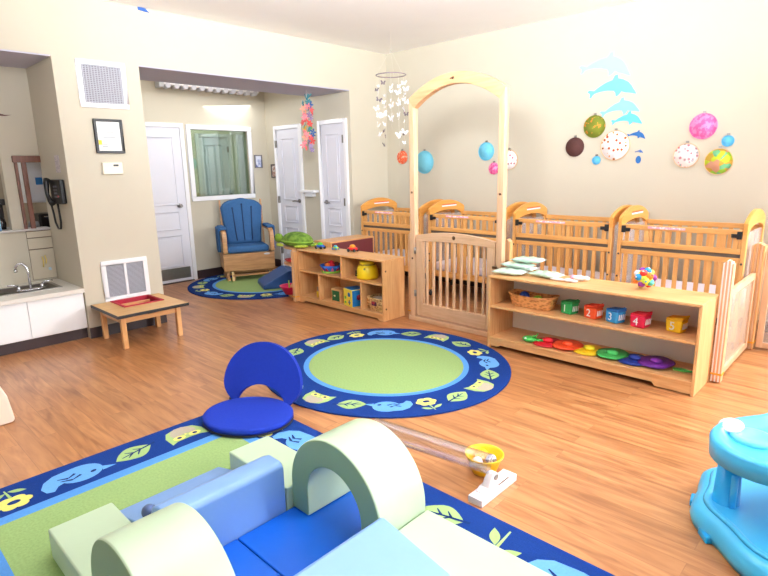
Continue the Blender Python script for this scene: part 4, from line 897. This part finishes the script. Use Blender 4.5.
# caterpillar made of fabric discs
t = thing('caterpillar_toy', 'rainbow segmented caterpillar toy stretched along the bottom shelf', 'toy', (-1.55, 3.86, .0965))
segs = [(-1.925, 3.835, (196, 22, 36), 'red'), (-1.765, 3.845, (232, 74, 30), 'orange'), (-1.60, 3.86, (244, 204, 30), 'yellow'), (-1.43, 3.865, (60, 166, 80), 'green'), (-1.275, 3.865, (20, 44, 130), 'navy'), (-1.135, 3.885, (104, 34, 140), 'purple')]
for i, (x, y, c, cn) in enumerate(segs):
    m = mat('segment_' + cn, c, .6, .05, 30); r = .112 if i < 5 else .118
    sg = MB().lathe([(0, 0), (r * .9, 0), (r, .008), (r * .85, .016), (0, .022)], (x + 1.55 - 0, y - 3.835, .001 + .011 * (i % 2)), 30, sy=1.18, fn=lambda a, h: 1 + .03 * math.sin(5 * a)).build('segment', m, t)
    MB().ell((x + 1.55 + .01, y - 3.86, .036), .040, .034, .020, 16, 10).build('bump', mat('bump_' + cn, tuple(min(255, int(v * 1.1 + 14)) for v in c), .6), sg)
hd = MB().ell((-.505, -.055, .024), .06, .05, .023, 20, 10).ell((-.44, -.03, .018), .05, .025, .014, 14, 8).build('head', mat('caterpillar_green', (70, 176, 76), .6, .05, 30), t)
for s in (-1, 1): MB().tube([(-.47, -.05 + s * .02, .04), (-.455, -.05 + s * .03, .068)], .006, 8).build('antenna', mat('caterpillar_green', (70, 176, 76)), hd)
MB().ell((-.52, -.095, .034), .010, .006, .010, 10, 8).build('eye', wh, hd)
MB().prism([(.53, .03), (.58, .055), (.66, .04), (.60, .01), (.54, .01)], .001, .012, 'xy').build('tail', mat('caterpillar_green', (70, 176, 76)), t)

# ================================================================ CLEAR CORRAL PANELS (right)
t = striped_post('connector_post', 'tall candy-striped laminated post at the right end of the open shelf', -.798, 4.105, .85, .031, [mat('glossy_white_edge', (246, 240, 236), .3), mat('orange_ply_edge', (232, 170, 130), .35)])
def panel(name, label, p0, p1, z0, z1, m_fr, m_pane, th=.028, rail=.045):
    d = Vector((p1[0] - p0[0], p1[1] - p0[1], 0)); L = d.length; ang = math.atan2(d.y, d.x)
    t = thing(name, label, 'panel', (p0[0], p0[1], 0), ang)
    box(0, rail, -th / 2, th / 2, z0, z1).build('stile', m_fr[1], t, bevel=.003); box(L - rail, L, -th / 2, th / 2, z0, z1).build('stile', m_fr[1], t, bevel=.003)
    box(rail, L - rail, -th / 2, th / 2, z1 - rail, z1).build('top_rail', m_fr[0], t, bevel=.003); box(rail, L - rail, -th / 2, th / 2, z0, z0 + rail).build('bottom_rail', m_fr[0], t, bevel=.003)
    box(rail, L - rail, -.003, .003, z0 + rail, z1 - rail).build('clear_pane', m_pane, t)
    return t
fog = mat('hazy_acrylic', (226, 206, 186), .12, 0, 8, .5, 0, 0, 200, 0, .42)
panel('corral_panel', 'clear low divider panel running from the striped post towards the back wall', (-.80, 4.14), (-.80, 4.985), .02, .625, [gate_x, gate_z], fog)
striped_post('connector_post', 'laminated maple post at the far right corner of the crib area', -.795, 5.045, .86, .045)
panel('corral_panel', 'clear divider panel leaving the picture at the right edge', (-.74, 5.05), (.75, 5.05), .02, .80, [gate_x, gate_z], mat('clear_acrylic_far', (240, 236, 240), .08, 0, 8, .5, 0, 0, 200, 0, .18))
t = thing('covered_bin', 'dark grey bin with pale cover behind the clear panel at the right edge', 'storage bin', (-.30, 5.33, 0))
box(-.32, .5, -.2, .2, 0, .30).build('bin', mat('charcoal_bin', (70, 68, 76), .7), t, bevel=.02); box(-.34, .52, -.22, .22, .30, .36).build('cover', mat('pale_grey_cover', (206, 200, 206), .8), t, bevel=.02)
MB().ell((-.12, -.05, .42), .16, .12, .07, 16, 10).build('blanket', mat('crumpled_white', (232, 226, 232), .9, .04, 20), t)

# ================================================================ WALL HOOPS AND DOLPHINS
def hoop(label, x, z, r, fab, hoopm=None):
    t = thing('fabric_hoop', label, 'wall hoop', (x, YC, z), 0, 'fabric hoops on the back wall')
    MB().lathe([(0, -.012), (r * .96, -.012), (r * .96, -.002), (0, -.002)], (0, 0, 0), 40, axis='y').build('fabric', fab, t)
    MB().lathe([(r * .95, -.002), (r * 1.0, -.002), (r * 1.0, -.016), (r * .95, -.016), (r * .95, -.002)], (0, 0, 0), 40, axis='y').build('ring', hoopm or fab, t)
    MB().box(-.012, .012, -.014, -.004, r, r + .018).build('screw_clasp', steel, t)
hw = mat('natural_hoop_wood', (214, 180, 140), .5)
hoop('dark brown fabric hoop, the only brown one on the back wall', -2.60, 1.652, .098, mat('brown_fabric', (84, 48, 44), .9, .08, 60))
hoop('olive green fabric hoop with orange leaves above the brown hoop', -2.405, 1.846, .110, ramp_mat('olive_orange_fabric', [(.0, (118, 128, 36)), (.56, (140, 146, 50)), (.60, (226, 130, 50))], 26, 'noise', .9, const=True))
hoop('large white hoop with multicoloured dots below the dolphins', -2.185, 1.650, .145, ramp_mat('dotted_fabric', [(0, (206, 60, 60)), (.16, (60, 50, 60)), (.22, (240, 170, 90)), (.30, (240, 234, 238))], 22, 'vor', .9, const=True), hw)
hoop('tiny light blue hoop below the large dotted one', -2.364, 1.512, .042, mat('sky_fabric', (96, 184, 226), .9, .05, 60))
hoop('hot pink patterned hoop highest of the right-hand group', -1.418, 1.785, .112, ramp_mat('pink_swirl_fabric', [(.45, (232, 96, 160)), (.55, (242, 140, 190))], 30, 'noise', .9))
hoop('white floral hoop left of the green hoop on the right', -1.533, 1.535, .110, ramp_mat('floral_fabric', [(0, (226, 80, 110)), (.18, (110, 190, 180)), (.26, (236, 160, 176)), (.36, (240, 230, 228))], 26, 'vor', .9, const=True), hw)
hoop('small light blue hoop to the right of the hot pink hoop', -1.214, 1.648, .048, mat('sky_fabric', (96, 184, 226), .9, .05, 60))
hoop('green and gold patchwork hoop lowest of the right-hand group', -1.268, 1.475, .115, ramp_mat('patchwork_fabric', [(0, (190, 206, 50)), (.3, (196, 160, 60)), (.5, (110, 180, 130)), (.7, (206, 150, 120)), (.85, (150, 196, 60))], 20, 'cell', .9, const=True), hw)
hoop('orange-red printed hoop beneath the butterfly mobile', -5.01, 1.615, .088, ramp_mat('orange_print_fabric', [(.0, (240, 200, 170)), (.44, (236, 90, 46)), (.5, (236, 90, 46)), (.62, (244, 190, 160))], 40, 'noise', .9))
hoop('large turquoise hoop beside the left archway post', -4.625, 1.542, .145, mat('turquoise_fabric', (118, 196, 218), .9, .05, 60))
hoop('turquoise hoop seen through the upper right of the archway', -3.685, 1.646, .105, mat('turquoise_fabric2', (112, 196, 224), .9, .08, 40))
hoop('small pink hoop seen through the archway beside its right post', -3.575, 1.448, .068, ramp_mat('pink_tone_fabric', [(.45, (226, 80, 150)), (.55, (240, 150, 190))], 40, 'noise', .9))
hoop('white hoop with pink flecks half hidden behind the right archway post', -3.375, 1.542, .112, ramp_mat('fleck_fabric', [(0, (220, 80, 120)), (.2, (110, 170, 150)), (.26, (240, 234, 238))], 22, 'vor', .9, const=True), hw)
def dolphin(label, x0, z0, x1, z1, rgb, i):
    """nose at right (x1,z1), tail at left (x0,z0)"""
    P_ = [(0, .02), (.03, .085), (.075, .075), (.14, .055), (.24, .16), (.38, .27), (.50, .325), (.545, .45), (.60, .475), (.615, .36), (.72, .32), (.82, .24), (.89, .13), (.93, .04), (.975, -.05), (1.0, -.115), (.95, -.10), (.87, -.07),
          (.76, -.045), (.70, -.01), (.655, -.095), (.60, -.15), (.585, -.05), (.55, .02), (.42, .04), (.30, .03), (.17, -.01), (.12, -.05), (.09, -.12), (.055, -.15), (.06, -.06), (.05, -.005)]
    L = math.hypot(x1 - x0, z1 - z0); a = math.atan2(z1 - z0, x1 - x0) + .08
    pts_ = [(x0 + L * (u * math.cos(a) - .68 * v * math.sin(a)), z0 + L * (u * math.sin(a) + .68 * v * math.cos(a))) for u, v in P_]
    o = MB().prism(pts_, YC - .005, YC - .0005, 'xz').build('dolphin_decal', mat('dolphin_blue_%d' % i, rgb, .5, .02, 20))
    tag(o, label, 'wall decal', 'dolphin decals on the back wall')
dolphin('palest blue dolphin decal, topmost in the leaping column', -2.60, 2.42, -2.09, 2.29, (160, 204, 228), 0)
dolphin('second dolphin decal from the top, bright sky blue', -2.50, 2.17, -2.02, 2.12, (110, 196, 234), 1)
dolphin('third dolphin decal from the top, pale sky blue', -2.36, 1.965, -1.975, 1.955, (132, 196, 226), 2)
dolphin('fourth dolphin decal from the top, medium sky blue', -2.245, 1.88, -1.945, 1.84, (92, 186, 230), 3)
dolphin('small dark blue dolphin decal right of the dotted hoop', -2.08, 1.745, -1.905, 1.70, (20, 96, 166), 4)
dolphin('tiny slate blue dolphin decal under the dark blue one', -1.99, 1.585, -1.915, 1.57, (70, 110, 176), 5)
tag(MB().prism([(-1.955 + .025 * math.cos(a), 1.508 + .036 * math.sin(a)) for a in [2 * PI * i / 20 for i in range(20)]], YC - .005, YC - .0005, 'xz').build('dot_decal', mat('dolphin_blue_4', (20, 96, 166))), 'small round dark blue decal at the bottom of the dolphin column', 'wall decal')

# ================================================================ HANGING MOBILES
t = thing('butterfly_mobile', 'mobile of white and dark paper butterflies hanging from a dark ring', 'mobile', (-4.35, 4.70, 1.70))
cx, cy, rz_ = -4.35, 4.70, 2.485; R_ = .165
MB().tube([(cx + R_ * math.cos(a), cy + R_ * math.sin(a), rz_) for a in [2 * PI * i / 40 for i in range(41)]], .006, 8, cap=False).build('ring', mat('plum_grey_ring', (136, 122, 130), .5), t, True)
q = MB()
for k in range(3):
    a = k * 2 * PI / 3; q.tube([(cx + R_ * math.cos(a), cy + R_ * math.sin(a), rz_), (cx, cy, 2.75)], .001, 5)
q.tube([(cx, cy, 2.75), (cx, cy, CZ)], .001, 5)
q.build('hanging_thread', mat('clear_thread', (220, 216, 206), .5), t, True)
random.seed(11)
bw, bd_ = mat('white_paper_wing', (244, 242, 246), .7), mat('grey_paper_wing', (104, 92, 100), .7)
def wing(mb, s, sz, mx):
    p = [(0, 0, 0), (s * .30 * sz, .0, .42 * sz), (s * .62 * sz, .05 * sz, .62 * sz), (s * .80 * sz, .08 * sz, .38 * sz), (s * .52 * sz, .03 * sz, .04 * sz), (s * .60 * sz, .05 * sz, -.28 * sz), (s * .30 * sz, .03 * sz, -.46 * sz), (0, 0, -.12 * sz)]
    p = [mx @ Vector(v) for v in p]; p2 = [v + mx.to_3x3() @ Vector((0, .0015, 0)) for v in p]; n = len(p)
    mb.add(p + p2, [(0, 1, 2, 3), (0, 3, 4), (0, 4, 7), (4, 5, 6, 7), (8, 11, 10, 9), (8, 12, 11), (8, 15, 12), (12, 15, 14, 13)] + [(i, (i + 1) % n, n + (i + 1) % n, n + i) for i in range(n)], 0)
for st in range(12):
    a = 2 * PI * st / 12 + .2; x, y = cx + R_ * math.cos(a), cy + R_ * math.sin(a)
    bottom = 1.72 + .10 * ((st * 5) % 3)
    MB().tube([(x, y, rz_), (x, y, bottom)], .0008, 5).build('hanging_thread', mat('clear_thread', (220, 216, 206)), t, True)
    z = rz_ - .10 - .05 * (st % 3)
    while z > bottom:
        sz = random.uniform(.028, .056) * 1.1
        mx = Matrix.Translation((x, y, z)) @ Matrix.Rotation(random.uniform(0, 2 * PI), 4, 'Z') @ Matrix.Rotation(random.uniform(-.5, .5), 4, 'X') @ Matrix.Rotation(random.uniform(-.4, .4), 4, 'Y')
        b_ = MB(); wing(b_, 1, sz, mx); wing(b_, -1, sz, mx)
        b_.build('butterfly', bw if random.random() < .55 or sz > .05 else bd_, t, True)
        z -= random.uniform(.11, .21)
t = thing('paper_flower_garland', 'colourful hanging garland of paper flowers and hands in front of the closet doors', 'garland', (-5.55, 4.45, 1.70))
cx, cy = -5.54, 4.45
MB().tube([(cx, cy, HZ - .001), (cx, cy, 1.72)], .0015, 6).build('hanging_thread', mat('clear_thread', (220, 216, 206)), t, True)
fc = [mat('paper_coral', (236, 92, 92), .8), mat('paper_teal', (70, 140, 150), .8), mat('paper_yellow', (236, 196, 70), .8), mat('paper_pink', (240, 140, 150), .8), mat('paper_lilac', (150, 130, 170), .8), mat('paper_green', (90, 160, 90), .8), mat('paper_blue', (50, 90, 150), .8), mat('paper_peach', (246, 176, 150), .8)]
def flower(mb, c, rad, n, mx, th=.002):
    for i in range(n):
        a = 2 * PI * i / n; p = []
        for u, v in ((.1, -.12), (.55, -.26), (.95, -.16), (1.05, 0), (.95, .16), (.55, .26), (.1, .12)):
            uu, vv = u * rad, v * rad; p.append((uu * math.cos(a) - vv * math.sin(a), 0, uu * math.sin(a) + vv * math.cos(a)))
        P1 = [mx @ Vector(q_) for q_ in p]; P2 = [mx @ (Vector(q_) + Vector((0, th, 0))) for q_ in p]; k = len(p)
        mb.add(P1 + P2, [tuple(range(k)), tuple(range(k, 2 * k))[::-1]] + [(j, (j + 1) % k, k + (j + 1) % k, k + j) for j in range(k)], 0)
for i in range(46):
    z = 2.30 - .57 * i / 45; a = i * 2.4; r_ = .035 + .015 * (i % 3)
    mx = Matrix.Translation((cx + r_ * math.cos(a), cy + r_ * math.sin(a), z)) @ Matrix.Rotation(a + random.uniform(-1, 1), 4, 'Z') @ Matrix.Rotation(random.uniform(-.5, .5), 4, 'X')
    m = MB(); flower(m, None, .034 + .012 * (i % 2), 5 if i % 3 else 6, mx); m.build('paper_flower', fc[(1, 0, 0, 3, 2, 4, 7, 5, 0, 3, 6)[(i * 7 + i // 5) % 11] if i > 2 else 1], t, True)
m = MB()
for k in range(5): m.tube([(cx, cy, 2.32), (cx + .05 * math.cos(k * .8 - 1), cy + .05 * math.sin(k * .8), 2.39)], .005, 6)
m.build('top_fringe', fc[1], t, True)

# ================================================================ FLOOR CHAIR
cob = mat('cobalt_blue_fabric', (24, 48, 150), .85, .04, 60, .2, 0, .2, 500)
t = thing('floor_chair', 'round cobalt blue folding floor chair at the corner of the rectangular rug', 'floor chair', (-2.828, 1.772, .0145), math.radians(28))
# local: x along the back line, -y forward
sp = [(.03 + .275 * math.cos(a), -.195 + .235 * math.sin(a)) for a in [2 * PI * i / 56 for i in range(56)]]
def cushion(mb, pts, z0, z1, mx=None, mi=0, e=.03):
    n = len(pts); cx_ = sum(p[0] for p in pts) / n; cy_ = sum(p[1] for p in pts) / n; rings = []
    for f, zz in ((1 - e * 1.2, z0), (1, z0 + (z1 - z0) * .25), (1, z0 + (z1 - z0) * .7), (1 - e, z1 - (z1 - z0) * .08), (1 - e * 3, z1), (.5, z1 + .002)):
        rings.append([Vector((cx_ + (x - cx_) * f, cy_ + (y - cy_) * f, zz)) for x, y in pts])
    vs = [p for r in rings for p in r]
    if mx: vs = [mx @ v for v in vs]
    mb.add(vs, [(i * n + k, i * n + (k + 1) % n, (i + 1) * n + (k + 1) % n, (i + 1) * n + k) for i in range(5) for k in range(n)], mi, True)
    mb.add(vs, [tuple(range(n))[::-1], tuple(range(5 * n, 6 * n))], mi)
q = MB(); cushion(q, sp, .012, .05); q.build('seat', cob, t)
q = MB(); cushion(q, sp, .0, .014); q.build('underside', mat('black_backing', (16, 18, 34), .8), t)
tl = Matrix.Translation((.015, .0, .045)) @ Matrix.Rotation(math.radians(-17), 4, 'X')
N = 40
out = [(.305 * math.cos(a) * (1 + .0), .115 + .235 * math.sin(a)) for a in [(-.32 * PI) + (1.64 * PI) * i / N for i in range(N + 1)]]
out = [(.268 * math.cos(a), .10 + (.265 if math.sin(a) > 0 else .17) * math.sin(a)) for a in [-.22 * PI + 1.44 * PI * i / N for i in range(N + 1)]]
inn = [(.178 * math.cos(a), -.055 + .150 * math.sin(a)) for a in [.02 * PI + .96 * PI * i / N for i in range(N + 1)]]
q = MB(); q.ring(out, inn, -.02, .02, 'xz', closed=False); 
bo = q.build('backrest', cob, t, bevel=.012, seg=3); bo.matrix_local = tl
for s in (-1, 1): MB().tube([(s * .19, -.004, .032), (s * .21, -.004, .032)], .012, 14).build('ratchet_hinge', black_p, t)

# ================================================================ SOFT FOAM CLIMBER
lime_v = mat('pale_green_vinyl', (184, 204, 172), .38, .02, 6, .5, 0, .05, 30)
lime_shaded = mat('pale_green_vinyl_shaded', (140, 170, 118), .4, .03, 6, .5, 0, .05, 30)  # same green vinyl darkened: shade painted onto the arch end faces
lb_v = mat('light_blue_vinyl', (124, 164, 220), .38, .02, 6, .5, 0, .05, 30)
lb_d = mat('periwinkle_vinyl', (126, 158, 214), .42, .02, 6, .5, 0, .05, 30)
royal = mat('royal_blue_vinyl', (6, 92, 200), .35, .03, 8, .5, 0, .06, 25)
Z0 = .0118
def tunnel(label, y0, y1):
    x0, x1, ri, hl = -1.768, -1.232, .160, .152
    xc = (x0 + x1) / 2; ro = (x1 - x0) / 2; n = 36
    o_ = [(x1, Z0 + .036)] + [(xc + ro * math.cos(PI * i / n), .175 + ro * math.sin(PI * i / n)) for i in range(n + 1)] + [(x0, Z0 + .036)]
    i_ = [(xc + ri, Z0 + .036)] + [(xc + ri * math.cos(PI * i / n), .165 + ri * math.sin(PI * i / n)) for i in range(n + 1)] + [(xc - ri, Z0 + .036)]
    t = MB().ring(o_, i_, y0, y1, 'xz', 0, 1, closed=False).build('foam_arch', [lime_v, lime_shaded], bevel=.008, seg=3)
    return tag(t, label, 'foam arch', 'foam arches of the climber')
# the arches stand on the mat
tunnel('pale green foam tunnel arch farther away, at the far end of the blue mat', 1.235, 1.495)
tunnel('pale green foam tunnel arch nearest the camera at the lower left', .430, .680)
t = thing('foam_mat', 'royal blue folding vinyl mat inside the foam climber', 'mat', (-1.5, .96, Z0))
box(-1.768, -1.232, .43, .955, Z0 + .0005, Z0 + .034).build('mat_section', royal, t, True, bevel=.006, seg=3); box(-1.768, -1.232, .959, 1.495, Z0 + .0005, Z0 + .034).build('mat_section', royal, t, True, bevel=.006, seg=3)
def rail(label, s, y0, y1):
    """ramp: upright inner face, rounded crest, concave slope falling outwards"""
    xi = -1.772 if s < 0 else -1.228
    pr = [(0, 0), (0, .23), (.012, .25), (.03, .257), (.10, .257), (.14, .238), (.18, .175), (.23, .122), (.32, .085), (.46, .045), (.57, .015), (.58, .0)]
    if s > 0: pr = [(0, 0), (0, .23), (.010, .247), (.028, .254), (.15, .226), (.31, .19), (.46, .13), (.56, .07), (.58, .0)]
    pts_ = [(xi + s * u, Z0 + .001 + v) for u, v in pr]
    t = MB().prism(pts_, y0, y1, 'xz', 0).build('foam_ramp', [lb_v], bevel=.008, seg=3)
    return tag(t, label, 'foam ramp', 'light blue ramps of the climber')
rail('light blue foam ramp on the left side of the climber', -1, .70, 1.205)
rail('light blue foam ramp at the bottom edge of the picture, right side of the climber', 1, .70, 1.225)
def block(label, x0, x1, y0, y1, h):
    t = box(x0, x1, y0, y1, Z0 + .001, h).build('foam_block', [lime_v], bevel=.008, seg=3)
    tag(t, label, 'foam block', 'pale green foam blocks beside the arches')
block('flat pale green foam block at the lower left corner of the climber', -2.245, -1.776, .425, .665, .142)
block('flat pale green foam block next to the floor chair', -2.245, -1.776, 1.212, 1.44, .142)
block('bright pale green foam block right of the far arch', -1.226, -.66, 1.245, 1.495, .152)
# small dark wheel toy behind the ramp
tag(MB().ell((-2.03, .732, .158), .036, .03, .030, 16, 10).build('dark_ball', mat('slate_blue_rubber', (60, 80, 120), .5)), 'small slate blue ball half hidden behind the nearest arch', 'ball')

# ================================================================ TUBE RAMP WITH BASKET
t = thing('tube_stand', 'white block stand with hinged bracket holding the clear tube', 'stand', (-1.225, 1.97, 0))
wp = mat('pinkish_white_plastic', (240, 226, 226), .35)
box(-1.262, -1.187, 1.828, 2.125, 0, .035).build('base_block', wp, t, True, bevel=.003)
MB().prism([(1.90, .035), (1.99, .035), (1.985, .10), (1.955, .104), (1.925, .08)], -1.245, -1.205, 'yz').build('bracket', wp, t, True, bevel=.006)
MB().prism([(1.87, .035), (1.97, .035), (1.985, .06), (1.90, .05)], -1.255, -1.195, 'yz').build('bracket_foot', wp, t, True, bevel=.006)
MB().tube([(-1.25, 1.965, .085), (-1.20, 1.965, .085)], .014, 14).build('hinge_pin', steel, t, True)
box(-1.202, -1.199, 1.985, 2.07, .0355, .039).build('slot', screw_m, t, True)
cl = clear_mat('clear_tube_plastic', (246, 246, 250), .02, .55)
d0, d1 = Vector((-1.80, 1.78, .205)), Vector((-1.225, 1.943, .152))
m = MB()
for r_ in (.047, .044): m.tube([d0, d1], r_, 36, cap=False)
t = m.build('clear_tube', cl); tag(t, 'long clear plastic tube sloping from behind the far arch to the yellow basket', 'tube')
t = thing('yellow_basket', 'round yellow woven plastic basket on the floor at the end of the clear tube', 'basket', (-1.350, 2.09, 0))
yb = mat('yellow_basket_plastic', (246, 196, 24), .4, .04, 20)
MB().lathe([(0, .003), (.055, .0), (.060, .01), (.088, .088), (.095, .092), (.096, .098), (.090, .098), (.083, .092), (.054, .012), (0, .012)], (0, 0, 0), 40, fn=lambda a, h: 1 + .012 * math.sin(20 * a)).build('bowl', yb, t)
for (x, y, z, r, nm, m_, lb) in ((-1.383, 2.118, .062, .034, 'toy_ball', yb, 'yellow ball inside the yellow basket'), (-1.322, 2.110, .064, .027, 'toy_ball', ramp_mat('striped_ball', [(.42, (240, 240, 244)), (.5, (90, 100, 150)), (.58, (240, 240, 244))], 50, 'noise', .4), 'white ball with dark stripes in the yellow basket'),
                            (-1.368, 2.057, .056, .028, 'toy_ball', white_m, 'plain white ball at the left of the yellow basket'), (-1.330, 2.058, .046, .018, 'toy_ball', mat('rose_plastic', (226, 90, 110), .4), 'small rose pink ball in the yellow basket')):
    tag(MB().ell((x, y, z), r, r, r, 18, 12).build(nm, m_), lb, 'ball', 'balls in the yellow basket')

# ================================================================ ACTIVITY WALKER
ex = mat('bright_sky_blue_plastic', (70, 184, 232), .3, .02, 5); ex2 = mat('cyan_plastic', (20, 160, 220), .3, .02, 5)
EC = Vector((-.035, 2.555, 0))
t = thing('activity_saucer', 'bright blue plastic baby activity saucer at the right edge of the picture', 'activity saucer', EC)
def scal(a, h): return 1 + .028 * math.sin(9 * a + .6) 
MB().lathe([(0, .055), (.20, .045), (.32, .06), (.40, .095), (.455, .098), (.485, .075), (.492, .03), (.485, .004), (.47, .004), (.46, .06), (.40, .075), (.30, .04), (0, .03)], (0, 0, 0), 96, fn=scal).build('base_dish', ex, t)
for k in range(3):
    a = math.radians(200 + 120 * k); x, y = .375 * math.cos(a), .375 * math.sin(a)
    lg = MB().lathe([(.062, .06), (.060, .09), (.050, .10), (.042, .27), (0, .27)], (x, y, 0), 28).build('leg', ex2, t)
    MB().lathe([(.033, .27), (.033, .375), (0, .375)], (x, y, 0), 24).build('white_sleeve', mat('white_plastic', (236, 238, 244), .35), lg)
    MB().tube([(x + .045 * math.cos(a + 1.9), y + .045 * math.sin(a + 1.9), .09), (x + .045 * math.cos(a + 1.9), y + .045 * math.sin(a + 1.9), .24)], .014, 10).build('spring_rod', ex, lg)
    MB().lathe([(.052, .088), (.064, .092), (.064, .086)], (x, y, 0), 28).build('socket_ring', ex, lg)
def lobe(a, h): return (.80 + .20 * math.cos(3 * (a - math.radians(222)))) 
n = 96
tr = MB().lathe([(.20, .385), (.45, .375), (.480, .355), (.496, .358), (.500, .425), (.488, .438), (.46, .432), (.43, .412), (.32, .405), (.25, .415), (.20, .425), (.19, .41), (.20, .385)], (0, 0, 0), 96, fn=lobe)
tray = tr.build('tray', ex, t)
a = math.radians(206); MB().lathe([(0, .415), (.05, .415), (.06, .425), (.075, .422), (.08, .404), (0, .404)], (.32 * math.cos(a), .335 * math.sin(a), 0), 28).build('recessed_ring', mat('pale_sky_plastic', (110, 200, 238), .3), tray)
a = math.radians(196); MB().ell((.385 * math.cos(a), .385 * math.sin(a), .425), .045, .07, .016, 20, 10).build('white_pad', mat('white_plastic', (236, 238, 244)), tray)
for k in range(12):
    a0_ = 2 * PI * k / 12 + .15; MB().box(-.035, .035, -.02, .02, 0, .03, 0, Matrix.Translation((.478 * math.cos(a0_), .478 * math.sin(a0_), .0015)) @ Matrix.Rotation(a0_ + PI / 2, 4, 'Z')).build('foot', ex2, t, bevel=.006)
MB().lathe([(.415, .094), (.425, .108), (.44, .110), (.45, .099)], (0, 0, 0), 96, fn=scal).build('rim_ridge', ex, t)
MB().lathe([(.19, .39), (.17, .34), (.12, .24), (.0, .23)], (0, 0, 0), 40).build('seat', mat('pale_seat_cloth', (200, 226, 240), .8), t)

# ================================================================ CREAM FOAM PIECE AT LEFT EDGE
pr = [(0, 0), (.86, 0), (.875, .015), (.868, .08), (.855, .176), (.828, .25), (.78, .32), (.70, .39), (.52, .44), (.30, .46), (0, .46)]
t = MB().prism([(-.22 + u, v + .001) for u, v in pr], -4.25, -3.80, 'yz').build('foam_climber', mat('cream_vinyl', (232, 214, 196), .5, .02, 8), bevel=.012, seg=3)
tag(t, 'rounded cream foam piece poking in at the left edge of the picture', 'foam block')
